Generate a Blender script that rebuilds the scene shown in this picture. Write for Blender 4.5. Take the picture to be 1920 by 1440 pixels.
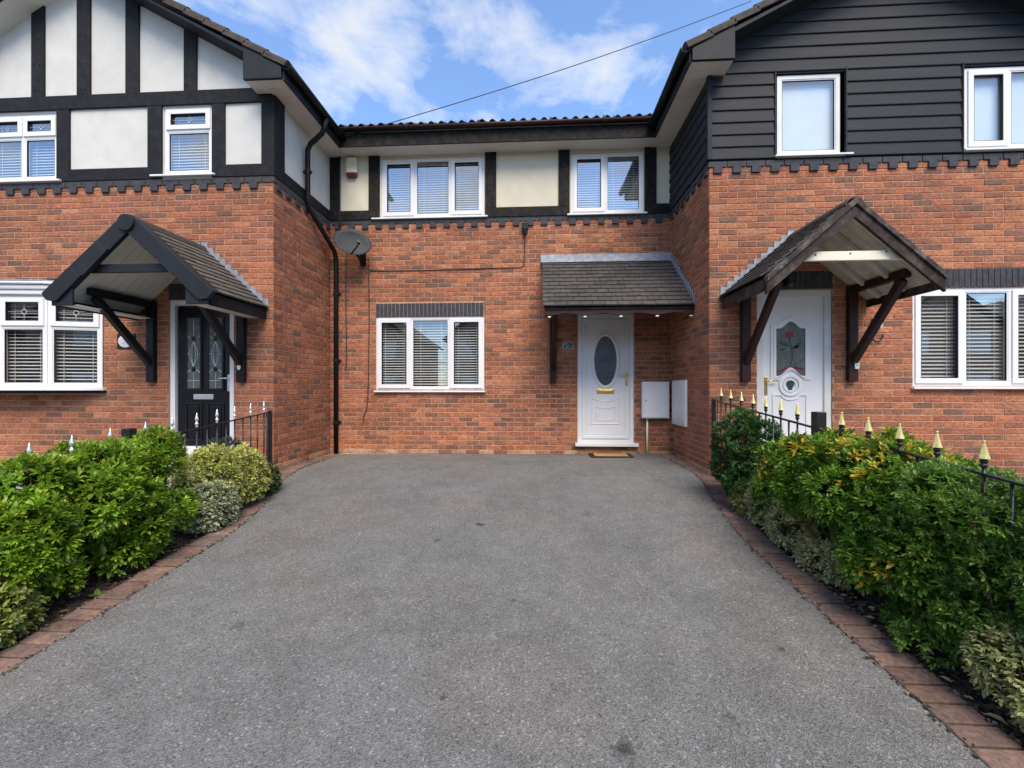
import bpy, bmesh, math, random
import numpy as np
from mathutils import Vector, Matrix
for o in list(bpy.data.objects): bpy.data.objects.remove(o)
sc = bpy.context.scene
COL = sc.collection
rnd = random.Random(7)
R = math.radians

# ------------------------------------------------------------------ camera
FPX, VPX, HY, CZ = 820.0, 1008.0, 728.0, 1.05
TH = math.atan((VPX - 960) / FPX)
cam_d = bpy.data.cameras.new('camera'); cam = bpy.data.objects.new('camera', cam_d); COL.objects.link(cam)
cam_d.sensor_width = 36; cam_d.lens = 36 * FPX / 1920; cam_d.shift_y = (HY - 720) / 1920
cam_d.clip_start = .05; cam_d.clip_end = 2000
cam.location = (0, 0, CZ); cam.rotation_euler = (R(90), 0, TH)
sc.camera = cam

# ------------------------------------------------------------------ light
SUN_EL, SUN_AZ = R(53), R(163)        # azimuth clockwise from +Y: behind the camera, to the right
w = bpy.data.worlds.new('World'); sc.world = w; w.use_nodes = True
nt = w.node_tree; N = nt.nodes; L = nt.links; N.clear()
def nd(t, **k):
    n = N.new(t)
    for a, b in k.items(): setattr(n, a, b)
    return n
sky = nd('ShaderNodeTexSky', sky_type='NISHITA', sun_disc=False, sun_elevation=SUN_EL, sun_rotation=SUN_AZ)
sky.air_density = 1.0; sky.dust_density = .3; sky.ozone_density = 5.0
bg = nd('ShaderNodeBackground'); out = nd('ShaderNodeOutputWorld')
tc = nd('ShaderNodeTexCoord'); sp = nd('ShaderNodeSeparateXYZ'); L.new(tc.outputs['Generated'], sp.inputs[0])
def mth(op, a, b=None):
    m = nd('ShaderNodeMath', operation=op)
    for i, v in enumerate((a, b)):
        if v is None: continue
        if isinstance(v, (int, float)): m.inputs[i].default_value = v
        else: L.new(v, m.inputs[i])
    return m.outputs[0]
zz = mth('ADD', mth('MAXIMUM', sp.outputs[2], 0.0), .12)
cmb = nd('ShaderNodeCombineXYZ'); L.new(mth('DIVIDE', sp.outputs[0], zz), cmb.inputs[0]); L.new(mth('DIVIDE', sp.outputs[1], zz), cmb.inputs[1])
mp = nd('ShaderNodeMapping'); L.new(cmb.outputs[0], mp.inputs[0]); mp.inputs['Location'].default_value = (6.0, .6, 4.3)
n1 = nd('ShaderNodeTexNoise'); n1.inputs['Scale'].default_value = 3.6; n1.inputs['Detail'].default_value = 10; n1.inputs['Roughness'].default_value = .58; n1.inputs['Distortion'].default_value = .25
n2 = nd('ShaderNodeTexNoise'); n2.inputs['Scale'].default_value = .9; n2.inputs['Detail'].default_value = 3
L.new(mp.outputs[0], n1.inputs['Vector']); L.new(mp.outputs[0], n2.inputs['Vector'])
cm = mth('ADD', mth('MULTIPLY', n1.outputs[0], .74), mth('MULTIPLY', n2.outputs[0], .38))
rp = nd('ShaderNodeValToRGB'); L.new(cm, rp.inputs[0])
rp.color_ramp.elements[0].position = .53; rp.color_ramp.elements[0].color = (0, 0, 0, 1)
rp.color_ramp.elements[1].position = .70; rp.color_ramp.elements[1].color = (.9, .9, .9, 1)
cs = nd('ShaderNodeValToRGB'); L.new(cm, cs.inputs[0])
cs.color_ramp.elements[0].position = .56; cs.color_ramp.elements[0].color = (3.3, 3.35, 3.42, 1)
cs.color_ramp.elements[1].position = .80; cs.color_ramp.elements[1].color = (2.2, 2.28, 2.45, 1)
mx = nd('ShaderNodeMix', data_type='RGBA'); L.new(rp.outputs[0], mx.inputs[0]); L.new(sky.outputs[0], mx.inputs[6]); L.new(cs.outputs[0], mx.inputs[7])
L.new(mx.outputs[2], bg.inputs[0]); bg.inputs[1].default_value = .09; L.new(bg.outputs[0], out.inputs[0])
sd = bpy.data.lights.new('sun', 'SUN'); sun = bpy.data.objects.new('sun', sd); COL.objects.link(sun)
sd.energy = 1.5; sd.angle = R(38); sd.color = (1, .89, .74)
sdir = Vector((math.sin(SUN_AZ) * math.cos(SUN_EL), math.cos(SUN_AZ) * math.cos(SUN_EL), math.sin(SUN_EL)))
sun.rotation_euler = sdir.to_track_quat('Z', 'Y').to_euler(); sun.location = (6, -8, 14)
vs = sc.view_settings; vs.view_transform = 'Standard'; vs.look = 'None'; vs.gamma = 1; vs.exposure = 1.88; vs.use_curve_mapping = False

# ------------------------------------------------------------------ materials
def mat(name, col, rough=.6, var=.15, vscale=8, big=.0, bscale=.8, bump=0, bumps=40, spec=.5, metal=0, attr=None, tint=None, stretch=None, coat=0):
    m = bpy.data.materials.new(name); m.use_nodes = True
    t = m.node_tree; n = t.nodes; l = t.links
    b = n['Principled BSDF']; b.inputs['Roughness'].default_value = rough; b.inputs['Metallic'].default_value = metal
    b.inputs['Specular IOR Level'].default_value = spec; b.inputs['Coat Weight'].default_value = coat
    g = n.new('ShaderNodeNewGeometry'); pos = g.outputs['Position']
    if stretch:
        mpn = n.new('ShaderNodeMapping'); mpn.inputs['Scale'].default_value = stretch; l.new(pos, mpn.inputs[0]); pos = mpn.outputs[0]
    def noise(s, d=4, r=.55):
        x = n.new('ShaderNodeTexNoise'); x.inputs['Scale'].default_value = s; x.inputs['Detail'].default_value = d; x.inputs['Roughness'].default_value = r
        l.new(pos, x.inputs['Vector']); return x.outputs[0]
    def mr(v, a, c, lo=.3, hi=.7):
        x = n.new('ShaderNodeMapRange'); x.inputs[1].default_value = lo; x.inputs[2].default_value = hi; x.inputs[3].default_value = a; x.inputs[4].default_value = c; l.new(v, x.inputs[0]); return x.outputs[0]
    def mul(a, f):
        x = n.new('ShaderNodeVectorMath'); x.operation = 'SCALE'; l.new(a, x.inputs[0]); l.new(f, x.inputs['Scale']); return x.outputs[0]
    if attr:
        a = n.new('ShaderNodeAttribute'); a.attribute_name = attr; c = a.outputs['Color']
    else:
        a = n.new('ShaderNodeRGB'); a.outputs[0].default_value = (*col, 1); c = a.outputs[0]
    if tint:
        x = n.new('ShaderNodeMix'); x.data_type = 'RGBA'; l.new(mr(noise(tint[1], 5, .65), 0, tint[2] if len(tint) > 2 else 1, .45, .68), x.inputs[0]); l.new(c, x.inputs[6]); x.inputs[7].default_value = (*tint[0], 1); c = x.outputs[2]
    if var: c = mul(c, mr(noise(vscale), 1 - var, 1 + var))
    if big: c = mul(c, mr(noise(bscale, 3), 1 - big, 1 + big))
    l.new(c, b.inputs['Base Color'])
    if bump:
        bp = n.new('ShaderNodeBump'); bp.inputs['Strength'].default_value = .6; bp.inputs['Distance'].default_value = bump; l.new(noise(bumps, 6, .65), bp.inputs['Height']); l.new(bp.outputs[0], b.inputs['Normal'])
    return m
def glass_mat(name, tint=(.55, .62, .66), base=.06, k=2.6, rough=.0, trans=(.93, .95, .95)):
    m = bpy.data.materials.new(name); m.use_nodes = True; t = m.node_tree; n = t.nodes; l = t.links
    n.remove(n['Principled BSDF']); o = n['Material Output']
    tr = n.new('ShaderNodeBsdfTransparent'); tr.inputs[0].default_value = (*trans, 1)
    gl = n.new('ShaderNodeBsdfGlossy'); gl.inputs['Roughness'].default_value = rough; gl.inputs[0].default_value = (.95, .97, 1, 1)
    lw = n.new('ShaderNodeLayerWeight'); lw.inputs[0].default_value = .5
    pw = n.new('ShaderNodeMath'); pw.operation = 'POWER'; l.new(lw.outputs['Facing'], pw.inputs[0]); pw.inputs[1].default_value = 4
    ma = n.new('ShaderNodeMath'); ma.operation = 'MULTIPLY_ADD'; ma.use_clamp = True; l.new(pw.outputs[0], ma.inputs[0]); ma.inputs[1].default_value = k; ma.inputs[2].default_value = base
    mi = n.new('ShaderNodeMixShader'); l.new(ma.outputs[0], mi.inputs[0]); l.new(tr.outputs[0], mi.inputs[1]); l.new(gl.outputs[0], mi.inputs[2]); l.new(mi.outputs[0], o.inputs[0])
    return m
def leaf_mat(name, rough=.38, tr=.38):
    m = mat(name, (0, 0, 0), rough, .18, 30, attr='tone', spec=.45)
    t = m.node_tree; n = t.nodes; l = t.links; b = n['Principled BSDF']; o = n['Material Output']
    c = b.inputs['Base Color'].links[0].from_socket
    tl = n.new('ShaderNodeBsdfTranslucent'); l.new(c, tl.inputs[0])
    mi = n.new('ShaderNodeMixShader'); mi.inputs[0].default_value = tr; l.new(b.outputs[0], mi.inputs[1]); l.new(tl.outputs[0], mi.inputs[2]); l.new(mi.outputs[0], o.inputs[0])
    return m
M = {}
M['brick'] = mat('brick', (0, 0, 0), .9, .42, 24, .17, .9, .007, 42, .2, attr='tone', stretch=(1, 1, 2.2), tint=((.16, .072, .045), 16, .35))
M['mortar'] = mat('mortar', (.40, .25, .165), .95, .18, 30, .18, .9, .002, 180, .1)
M['slate_brick'] = mat('slate_brick', (.042, .044, .051), .75, .28, 14, 0, 1, .001, 90, .25)
M['render_white'] = mat('render_white', (.53, .515, .485), .9, .05, 5, .05, .7, .002, 220, .2)
M['render_cream'] = mat('render_cream', (.58, .53, .41), .9, .06, 5, .06, .8, .002, 220, .2)
M['timber_black'] = mat('timber_black', (.010, .0105, .012), .65, .3, 12, 0, 1, .003, 40, .18, tint=((.028, .028, .03), 9, .4))
M['timber_dark'] = mat('timber_dark', (.010, .0075, .007), .7, .4, 14, 0, 1, .003, 45, .18, tint=((.035, .026, .023), 7, .6))
M['trim_grey'] = mat('trim_grey', (.015, .017, .021), .6, .15, 6, 0, 1, .0005, 60, .2)
M['cladding'] = mat('cladding', (.019, .021, .026), .62, .15, 5, .1, .6, .0012, 90, .2, stretch=(.25, .25, 3))
M['plastic_black'] = mat('plastic_black', (.008, .008, .0095), .45, .15, 9, 0, 1, .0004, 30, .25)
M['upvc'] = mat('upvc', (.68, .67, .67), .32, .025, 3, .03, 1.2, .0002, 20, .5)
M['upvc_old'] = mat('upvc_old', (.58, .57, .55), .4, .05, 6, .05, 1.5, .0002, 20, .5)
M['soffit'] = mat('soffit', (.60, .58, .53), .55, .06, 4, .06, .8, 0, 1, .4)
M['soffit_old'] = mat('soffit_old', (.50, .46, .38), .7, .15, 9, .1, 2, 0, 1, .3)
M['tile'] = mat('tile', (0, 0, 0), .85, .25, 25, .15, 1.5, .002, 110, .25, attr='tone')
M['roof_tile'] = mat('roof_tile', (.058, .046, .039), .85, .3, 20, .2, 1.2, .003, 90, .25)
M['lead'] = mat('lead', (.19, .215, .255), .5, .2, 16, .15, 3, .002, 30, .5, tint=((.34, .36, .39), 14, .8))
M['wood_brown'] = mat('wood_brown', (.028, .011, .008), .55, .3, 18, .15, 2, .002, 60, .25)
M['wood_worn'] = mat('wood_worn', (.034, .024, .02), .75, .35, 20, .2, 3, .003, 60, .3, tint=((.17, .15, .13), 7, .8))
M['wood_bare'] = mat('wood_bare', (.024, .013, .010), .7, .4, 24, .2, 3, .003, 60, .25, tint=((.12, .10, .085), 5, .5))
M['wood_pale'] = mat('wood_pale', (.68, .62, .50), .7, .08, 9, .05, 3, .001, 60, .3, stretch=(.3, 1, 1))
M['gloss_black'] = mat('gloss_black', (.004, .0045, .0065), .3, .1, 8, 0, 1, .0004, 60, .5)
M['gold'] = mat('gold', (.78, .56, .20), .28, .1, 20, 0, 1, 0, 1, .5, metal=1)
M['gold_paint'] = mat('gold_paint', (.72, .58, .22), .35, .15, 40, 0, 1, .0004, 90, .5, metal=.6)
M['silver'] = mat('silver', (.74, .75, .77), .3, .1, 30, 0, 1, .0004, 90, .5, metal=.75)
M['iron'] = mat('iron', (.010, .010, .012), .4, .2, 30, 0, 1, .0008, 90, .45)
M['blind'] = mat('blind', (.60, .62, .62), .6, .03, 4, 0, 1, 0, 1, .3)
M['blind_white'] = mat('blind_white', (.60, .65, .67), .7, .03, 4, 0, 1, 0, 1, .2)
M['room'] = mat('room', (.13, .125, .115), .9, .1, 3)
M['glass'] = glass_mat('glass', base=.17, k=.8)
M['glass_up'] = glass_mat('glass_up', base=.31, k=.7)
M['glass_obscure'] = mat('glass_obscure', (.05, .062, .066), .12, .4, 30, .3, 6, .012, 38, .6, coat=.3)
M['lead_came'] = mat('lead_came', (.46, .48, .49), .45, .1, 30, metal=.3)
M['bevel_glass'] = mat('bevel_glass', (.105, .12, .122), .15, .25, 30, .2, 9, .0008, 60, .5)
M['rose_red'] = mat('rose_red', (.17, .012, .026), .25, .2, 40)
M['rose_green'] = mat('rose_green', (.03, .07, .055), .25, .3, 40)
M['white_paint'] = mat('white_paint', (.60, .60, .61), .35, .04, 6, .05, 2, .0004, 20, .45)
M['dish'] = mat('dish', (.036, .040, .045), .6, .12, 12, .1, 4, 0, 1, .2)
M['red_lens'] = mat('red_lens', (.10, .012, .012), .3, .1, 20)
M['cream_plastic'] = mat('cream_plastic', (.66, .60, .46), .4, .05, 10)
M['coir'] = mat('coir', (.40, .225, .095), .95, .3, 160, .1, 6, .006, 260, .1)
M['block'] = mat('block', (0, 0, 0), .92, .3, 45, .2, 3, .006, 130, .15, attr='tone', tint=((.085, .065, .055), 11, .6))
M['soil'] = mat('soil', (.042, .031, .024), .95, .5, 40, .3, 4, .02, 45, .15)
M['bark'] = mat('bark', (0, 0, 0), .9, .3, 60, 0, 1, .003, 80, .2, attr='tone')
M['stem'] = mat('stem', (.085, .055, .03), .85, .3, 40, 0, 1, .003, 60, .2)
M['leaf'] = leaf_mat('leaf'); M['leaf_matte'] = leaf_mat('leaf_matte', .55, .34)
M['pot'] = mat('pot', (.02, .02, .022), .5, .2, 12)
M['paving'] = mat('paving', (.24, .235, .225), .9, .15, 12, .15, 1.2, .003, 90, .2)
M['ground'] = mat('ground', (.11, .11, .108), .95, .2, 9, .2, .3, .004, 60, .15)
M['felt'] = mat('felt', (.13, .19, .12), .95, .35, 40, .2, 4, .004, 120, .1)
M['paint_cream'] = mat('paint_cream', (.6, .57, .45), .7, .1, 10)
M['wire'] = mat('wire', (.03, .025, .022), .6, .1, 10)
# asphalt: chips of pale and dark stone in a grey binder, a few old oil marks
def asphalt():
    m = mat('asphalt', (.138, .137, .134), .86, .16, 70, .0, 1, .0, 1, .25)
    t = m.node_tree; n = t.nodes; l = t.links; b = n['Principled BSDF']
    c = b.inputs['Base Color'].links[0].from_socket
    g = n.new('ShaderNodeNewGeometry'); pos = g.outputs['Position']
    def tex(kind, s, **kw):
        x = n.new(kind); x.inputs['Scale'].default_value = s; l.new(pos, x.inputs['Vector'])
        for a, v in kw.items(): x.inputs[a].default_value = v
        return x
    def mr(v, a, e, lo, hi):
        x = n.new('ShaderNodeMapRange'); x.interpolation_type = 'SMOOTHSTEP'
        x.inputs[1].default_value = lo; x.inputs[2].default_value = hi; x.inputs[3].default_value = a; x.inputs[4].default_value = e; l.new(v, x.inputs[0]); return x.outputs[0]
    def mixc(f, a, bcol):
        x = n.new('ShaderNodeMix'); x.data_type = 'RGBA'; l.new(f, x.inputs[0]); l.new(a, x.inputs[6])
        if isinstance(bcol, tuple): x.inputs[7].default_value = (*bcol, 1)
        else: l.new(bcol, x.inputs[7])
        return x.outputs[2]
    def scale(a, f):
        x = n.new('ShaderNodeVectorMath'); x.operation = 'SCALE'; l.new(a, x.inputs[0]); l.new(f, x.inputs['Scale']); return x.outputs[0]
    v = tex('ShaderNodeTexVoronoi', 165); vb = tex('ShaderNodeTexVoronoi', 105)
    sepc = n.new('ShaderNodeSeparateColor'); l.new(v.outputs['Color'], sepc.inputs[0])
    sepb = n.new('ShaderNodeSeparateColor'); l.new(vb.outputs['Color'], sepb.inputs[0])
    c = scale(c, mr(sepc.outputs[0], .74, 1.26, 0, 1))
    c = mixc(mr(sepb.outputs[1], 0, .38, .95, .98), c, (.40, .39, .38))      # pale chips
    c = mixc(mr(sepb.outputs[0], 0, .6, .95, .98), c, (.045, .044, .043))      # dark chips
    c = scale(c, mr(tex('ShaderNodeTexNoise', 1.5, Detail=5, Roughness=.6).outputs[0], 1.07, .92, .38, .64)); c = scale(c, mr(tex('ShaderNodeTexNoise', 7, Detail=3).outputs[0], 1.06, .93, .35, .65))
    warm = n.new('ShaderNodeMix'); warm.data_type = 'RGBA'; warm.blend_type = 'MULTIPLY'; l.new(mr(tex('ShaderNodeTexNoise', .9, Detail=3).outputs[0], 0, .8, .45, .62), warm.inputs[0]); l.new(c, warm.inputs[6]); warm.inputs[7].default_value = (1.05, .98, .94, 1); c = warm.outputs[2]
    nz = tex('ShaderNodeTexNoise', 26, Detail=4)
    for (x, y, r, k) in ((-.832, 3.592, .045, .75), (-.519, 3.927, .045, .8), (-.426, 1.976, .028, .7), (.341, 1.752, .055, .75), (-1.724, 2.451, .05, .4), (1.27, 2.361, .022, .6), (.828, 1.921, .03, .35), (-.15, 2.75, .02, .5), (.45, 4.2, .09, .25)):
        d = n.new('ShaderNodeVectorMath'); d.operation = 'SUBTRACT'; l.new(pos, d.inputs[0]); d.inputs[1].default_value = (x, y, 0)
        s = n.new('ShaderNodeVectorMath'); s.operation = 'MULTIPLY'; l.new(d.outputs[0], s.inputs[0]); s.inputs[1].default_value = (1, 1.0, 0)
        ln = n.new('ShaderNodeVectorMath'); ln.operation = 'LENGTH'; l.new(s.outputs[0], ln.inputs[0])
        ad = n.new('ShaderNodeMath'); ad.operation = 'MULTIPLY_ADD'; l.new(nz.outputs[0], ad.inputs[0]); ad.inputs[1].default_value = r * 2.2; l.new(ln.outputs['Value'], ad.inputs[2])
        c = mixc(mr(ad.outputs[0], k, 0, r * 1.3, r * 2.3), c, (.018, .017, .016))
    l.new(c, b.inputs['Base Color'])
    bp = n.new('ShaderNodeBump'); bp.inputs['Strength'].default_value = .8; bp.inputs['Distance'].default_value = .006; l.new(v.outputs['Distance'], bp.inputs['Height']); l.new(bp.outputs[0], b.inputs['Normal'])
    return m
M['asphalt'] = asphalt()

# ------------------------------------------------------------------ mesh helpers
class MB:
    def __init__(s, mx=None): s.v = []; s.f = []; s.c = []; s.mx = mx; s.tone = None
    def add(s, vs, fs):
        k = len(s.v)
        for p in vs:
            p = Vector(p)
            if s.mx: p = s.mx @ p
            s.v.append(tuple(p)); s.c.append(s.tone)
        s.f += [tuple(i + k for i in f) for f in fs]
    def box(s, x0, x1, y0, y1, z0, z1):
        s.add([(x, y, z) for z in (z0, z1) for y in (y0, y1) for x in (x0, x1)], [(0, 2, 3, 1), (4, 5, 7, 6), (0, 1, 5, 4), (2, 6, 7, 3), (0, 4, 6, 2), (1, 3, 7, 5)])
    def prism(s, pts, a, b, ax='y'):
        def q(p, h): return {'y': (p[0], h, p[1]), 'x': (h, p[0], p[1]), 'z': (p[0], p[1], h)}[ax]
        n = len(pts)
        s.add([q(p, a) for p in pts] + [q(p, b) for p in pts], [tuple(range(n)), tuple(range(2 * n - 1, n - 1, -1))] + [(i, i + n, (i + 1) % n + n, (i + 1) % n) for i in range(n)])
    def ring(s, o, i, a, b):
        n = len(o)
        s.add([(p[0], a, p[1]) for p in o] + [(p[0], a, p[1]) for p in i] + [(p[0], b, p[1]) for p in o] + [(p[0], b, p[1]) for p in i],
              [f for k in range(n) for j in ((k + 1) % n,) for f in ((k, j, j + n, k + n), (k + 2 * n, k, j, j + 2 * n)[::-1], (k + n, j + n, j + 3 * n, k + 3 * n), (k + 2 * n, k + 3 * n, j + 3 * n, j + 2 * n))])
    def rect_ring(s, x0, x1, z0, z1, w, a, b, wb=None):
        wb = w if wb is None else wb
        s.ring([(x0, z0), (x1, z0), (x1, z1), (x0, z1)], [(x0 + w, z0 + wb), (x1 - w, z0 + wb), (x1 - w, z1 - w), (x0 + w, z1 - w)], a, b)
    def beam(s, p, q, wd, h, up=(0, 0, 1)):
        p, q = Vector(p), Vector(q); d = (q - p).normalized(); u = Vector(up); sd_ = d.cross(u).normalized(); u = sd_.cross(d)
        s.add([e + sd_ * a * wd / 2 + u * b * h / 2 for e in (p, q) for b in (-1, 1) for a in (-1, 1)], [(0, 2, 3, 1), (4, 5, 7, 6), (0, 1, 5, 4), (2, 6, 7, 3), (0, 4, 6, 2), (1, 3, 7, 5)])
    def tube(s, path, r, n=10):
        path = [Vector(p) for p in path]; rings = []
        rr = r if isinstance(r, (list, tuple)) else [r] * len(path)
        u = None
        for i, p in enumerate(path):
            d = (path[min(i + 1, len(path) - 1)] - path[max(i - 1, 0)]).normalized()
            if u is None: u = d.orthogonal().normalized()
            u = (u - d * u.dot(d)).normalized(); v = d.cross(u)
            rings.append([p + (u * math.cos(2 * math.pi * k / n) + v * math.sin(2 * math.pi * k / n)) * rr[i] for k in range(n)])
        m = len(path)
        s.add([q for g_ in rings for q in g_], [(i * n + k, i * n + (k + 1) % n, (i + 1) * n + (k + 1) % n, (i + 1) * n + k) for i in range(m - 1) for k in range(n)] + [tuple(range(n))[::-1], tuple(range((m - 1) * n, m * n))])
    def lathe(s, prof, cx, cy, n=12):
        s.add([(cx + r * math.cos(2 * math.pi * k / n), cy + r * math.sin(2 * math.pi * k / n), z) for r, z in prof for k in range(n)],
              [(i * n + k, i * n + (k + 1) % n, (i + 1) * n + (k + 1) % n, (i + 1) * n + k) for i in range(len(prof) - 1) for k in range(n)] + [tuple(range(n))[::-1], tuple(range((len(prof) - 1) * n, len(prof) * n))])
    def mesh(s, name, recalc=True):
        me = bpy.data.meshes.new(name); me.from_pydata(s.v, [], s.f)
        if any(c is not None for c in s.c):
            at = me.attributes.new('tone', 'FLOAT_COLOR', 'POINT')
            at.data.foreach_set('color', [x for c in s.c for x in (*(c or (.5, .5, .5)), 1)])
        if not recalc: return me
        bm = bmesh.new(); bm.from_mesh(me); bmesh.ops.recalc_face_normals(bm, faces=bm.faces); bm.to_mesh(me); bm.free()
        return me
    def build(s, name, m, parent=None, bevel=0, smooth=False):
        return put(name, s.mesh(name), m, parent, bevel, smooth)
def put(name, me, m, parent=None, bevel=0, smooth=False):
    if m and not me.materials: me.materials.append(M[m])
    o = bpy.data.objects.new(name, me); COL.objects.link(o)
    if smooth: me.polygons.foreach_set('use_smooth', [True] * len(me.polygons))
    if bevel:
        b = o.modifiers.new('bevel', 'BEVEL'); b.width = bevel; b.segments = 2; b.limit_method = 'ANGLE'; b.angle_limit = R(40)
    if parent: adopt(o, parent)
    return o
def adopt(o, p):
    o.parent = p
    if p.type == 'EMPTY': o.matrix_parent_inverse = Matrix.Translation(-Vector(p.location))
def thing(name, label, cat, loc, group=None):
    e = bpy.data.objects.new(name, None); COL.objects.link(e); e.location = loc; e.empty_display_size = .2
    return tag(e, label, cat, group)
def tag(o, label, cat, group=None):
    o['label'] = label; o['category'] = cat
    if group: o['group'] = group
    return o
def struct(o, label=None):
    o['kind'] = 'structure'
    if label: o['label'] = label
    return o
def stuff(o): o['kind'] = 'stuff'; return o
def bx(name, m, parent, *a, bevel=.003):
    b = MB(); b.box(*a); return b.build(name, m, parent, bevel)
def pts_ellipse(cx, cz, rx, rz, n=36, a0=0, a1=360):
    return [(cx + rx * math.cos(R(a0 + (a1 - a0) * k / n)), cz + rz * math.sin(R(a0 + (a1 - a0) * k / n))) for k in range(n)]

# ------------------------------------------------------------------ terrain
def g(x, y):
    a = 5.75 - y; r = (a + math.sqrt(a * a + .0625)) / 2
    r = r if r < 5.4 else 5.4 + math.tanh((r - 5.4) / .8) * .8
    return -.095 * r + .009 * max(-9, min(9, x))
B, F, XL, XR = 7.02, 5.46, -3.41, 2.09
def sheet(name, xs_of_y, ys, nx, off, m):
    vs, fs = [], []
    for y in ys:
        a, b = xs_of_y(y)
        for i in range(nx + 1):
            x = a + (b - a) * i / nx; vs.append((x, y, g(x, y) + off))
    for j in range(len(ys) - 1):
        for i in range(nx): k = j * (nx + 1) + i; fs.append((k, k + 1, k + nx + 2, k + nx + 1))
    me = bpy.data.meshes.new(name); me.from_pydata(vs, [], fs)
    return struct(put(name, me, m, smooth=True))
def frange(a, b, st): n = max(1, round((b - a) / st)); return [a + (b - a) * i / n for i in range(n + 1)]
def lerp_path(pts):
    def f(y):
        if y <= pts[0][1]: return pts[0][0]
        for (x0, y0), (x1, y1) in zip(pts, pts[1:]):
            if y <= y1: return x0 + (x1 - x0) * (y - y0) / (y1 - y0)
        return pts[-1][0]
    return f
LI = [(-2.66, -1.5), (-2.662, 2.8), (-2.672, 3.6), (-2.715, 3.94), (-2.785, 4.2), (-2.87, 4.5), (-2.98, 4.82), (-3.085, 5.1), (-3.155, 5.35), (-3.195, 5.65), (-3.2, 6.0), (-3.2, 6.98)]
RI = [(1.69, -1.5), (1.685, 2.2), (1.673, 3.2), (1.670, 3.5), (1.685, 3.8), (1.715, 4.08), (1.79, 4.48), (1.87, 4.89), (1.93, 5.3), (1.935, 5.6), (1.915, 5.9), (1.89, 6.98)]
li, ri = lerp_path(LI), lerp_path(RI)
ys_g = [-400, -150, -60, -30, -15, -8, -4] + frange(-2, 8, .5) + [12, 20, 40, 120, 400]
def wide(y): return (-400, 400)
vs, fs = [], []
xs_g = [-400, -100, -30, -12] + frange(-9, 9, 1) + [12, 30, 100, 400]
for y in ys_g:
    for x in xs_g: vs.append((x, y, g(x, y) - .06))
nxg = len(xs_g)
for j in range(len(ys_g) - 1):
    for i in range(nxg - 1): k = j * nxg + i; fs.append((k, k + 1, k + nxg + 1, k + nxg))
me = bpy.data.meshes.new('ground'); me.from_pydata(vs, [], fs); struct(put('ground', me, 'ground', smooth=True))
sheet('driveway', lambda y: (li(y), ri(y)), frange(-3, B - .01, .12), 16, 0, 'asphalt')
sheet('soil_bed', lambda y: (-3.42, li(y) - .19), frange(-1.5, 5.2, .15), 4, -.022, 'soil')
sheet('soil_bed', lambda y: (ri(y) + .19, 2.85), frange(-1.5, 5.2, .15), 4, -.022, 'soil')
sheet('paving', lambda y: (-9, -3.422 if y > 5.2 else -3.425), frange(-1.5, F, .3), 6, -.012, 'paving')
sheet('paving', lambda y: (2.12 if y > 5.2 else 2.852, 9), frange(-1.5, F, .3), 6, -.012, 'paving')

def edging(pts, side, label):
    root = bpy.data.objects.new('edging', None); COL.objects.link(root); root.location = (pts[0][0], pts[0][1], g(*pts[0]))
    struct(root, label)
    P = [Vector(p) for p in pts]; seg = []
    Ls = [(b - a).length for a, b in zip(P, P[1:])]; tot = sum(Ls)
    def at(s):
        for a, b, l in zip(P, P[1:], Ls):
            if s <= l: return a + (b - a) * s / l
            s -= l
        return P[-1]
    s, k = 0, 0
    pal = [(.165, .104, .083), (.185, .12, .095), (.14, .092, .076), (.135, .1, .087), (.205, .135, .108)]
    meshes = {}
    def blk(ci, ln):
        key = (ci, ln)
        if key not in meshes:
            m = MB(); m.tone = pal[ci]; c = .004; x, y, h = .1, .047, .05
            m.add([(-x, -y, -h), (x, -y, -h), (x, y, -h), (-x, y, -h), (-x, -y, -c), (x, -y, -c), (x, y, -c), (-x, y, -c), (-x + c, -y + c, 0), (x - c, -y + c, 0), (x - c, y - c, 0), (-x + c, y - c, 0)],
                  [(0, 1, 5, 4), (1, 2, 6, 5), (2, 3, 7, 6), (3, 0, 4, 7), (4, 5, 9, 8), (5, 6, 10, 9), (6, 7, 11, 10), (7, 4, 8, 11), (8, 9, 10, 11), (3, 2, 1, 0)])
            meshes[key] = m.mesh('block')
        return meshes[key]
    while s < tot - .05:
        a, b = at(s), at(min(s + .1, tot)); t = (b - a).normalized(); nrm = Vector((-t.y, t.x)) * side
        c = (a + b) / 2 + nrm * .1
        if c.y > -1.2:
            o = put('block', blk(rnd.randrange(5), 0), 'block'); o.parent = root; o.matrix_parent_inverse = Matrix.Translation(-Vector(root.location))
            sl = math.atan(.095) if c.y < 5.6 else .02
            o.location = (c.x + rnd.uniform(-.003, .003), c.y, g(c.x, c.y) + .008 + rnd.uniform(-.003, .003))
            o.rotation_euler = (sl + rnd.uniform(-.012, .012), rnd.uniform(-.012, .012), math.atan2(t.y, t.x) - math.pi / 2 + rnd.uniform(-.02, .02))
        s += .107
edging(LI, 1, 'red brown block edging curving along the left side of the driveway')
edging(RI, -1, 'red brown block edging curving along the right side of the driveway')

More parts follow.
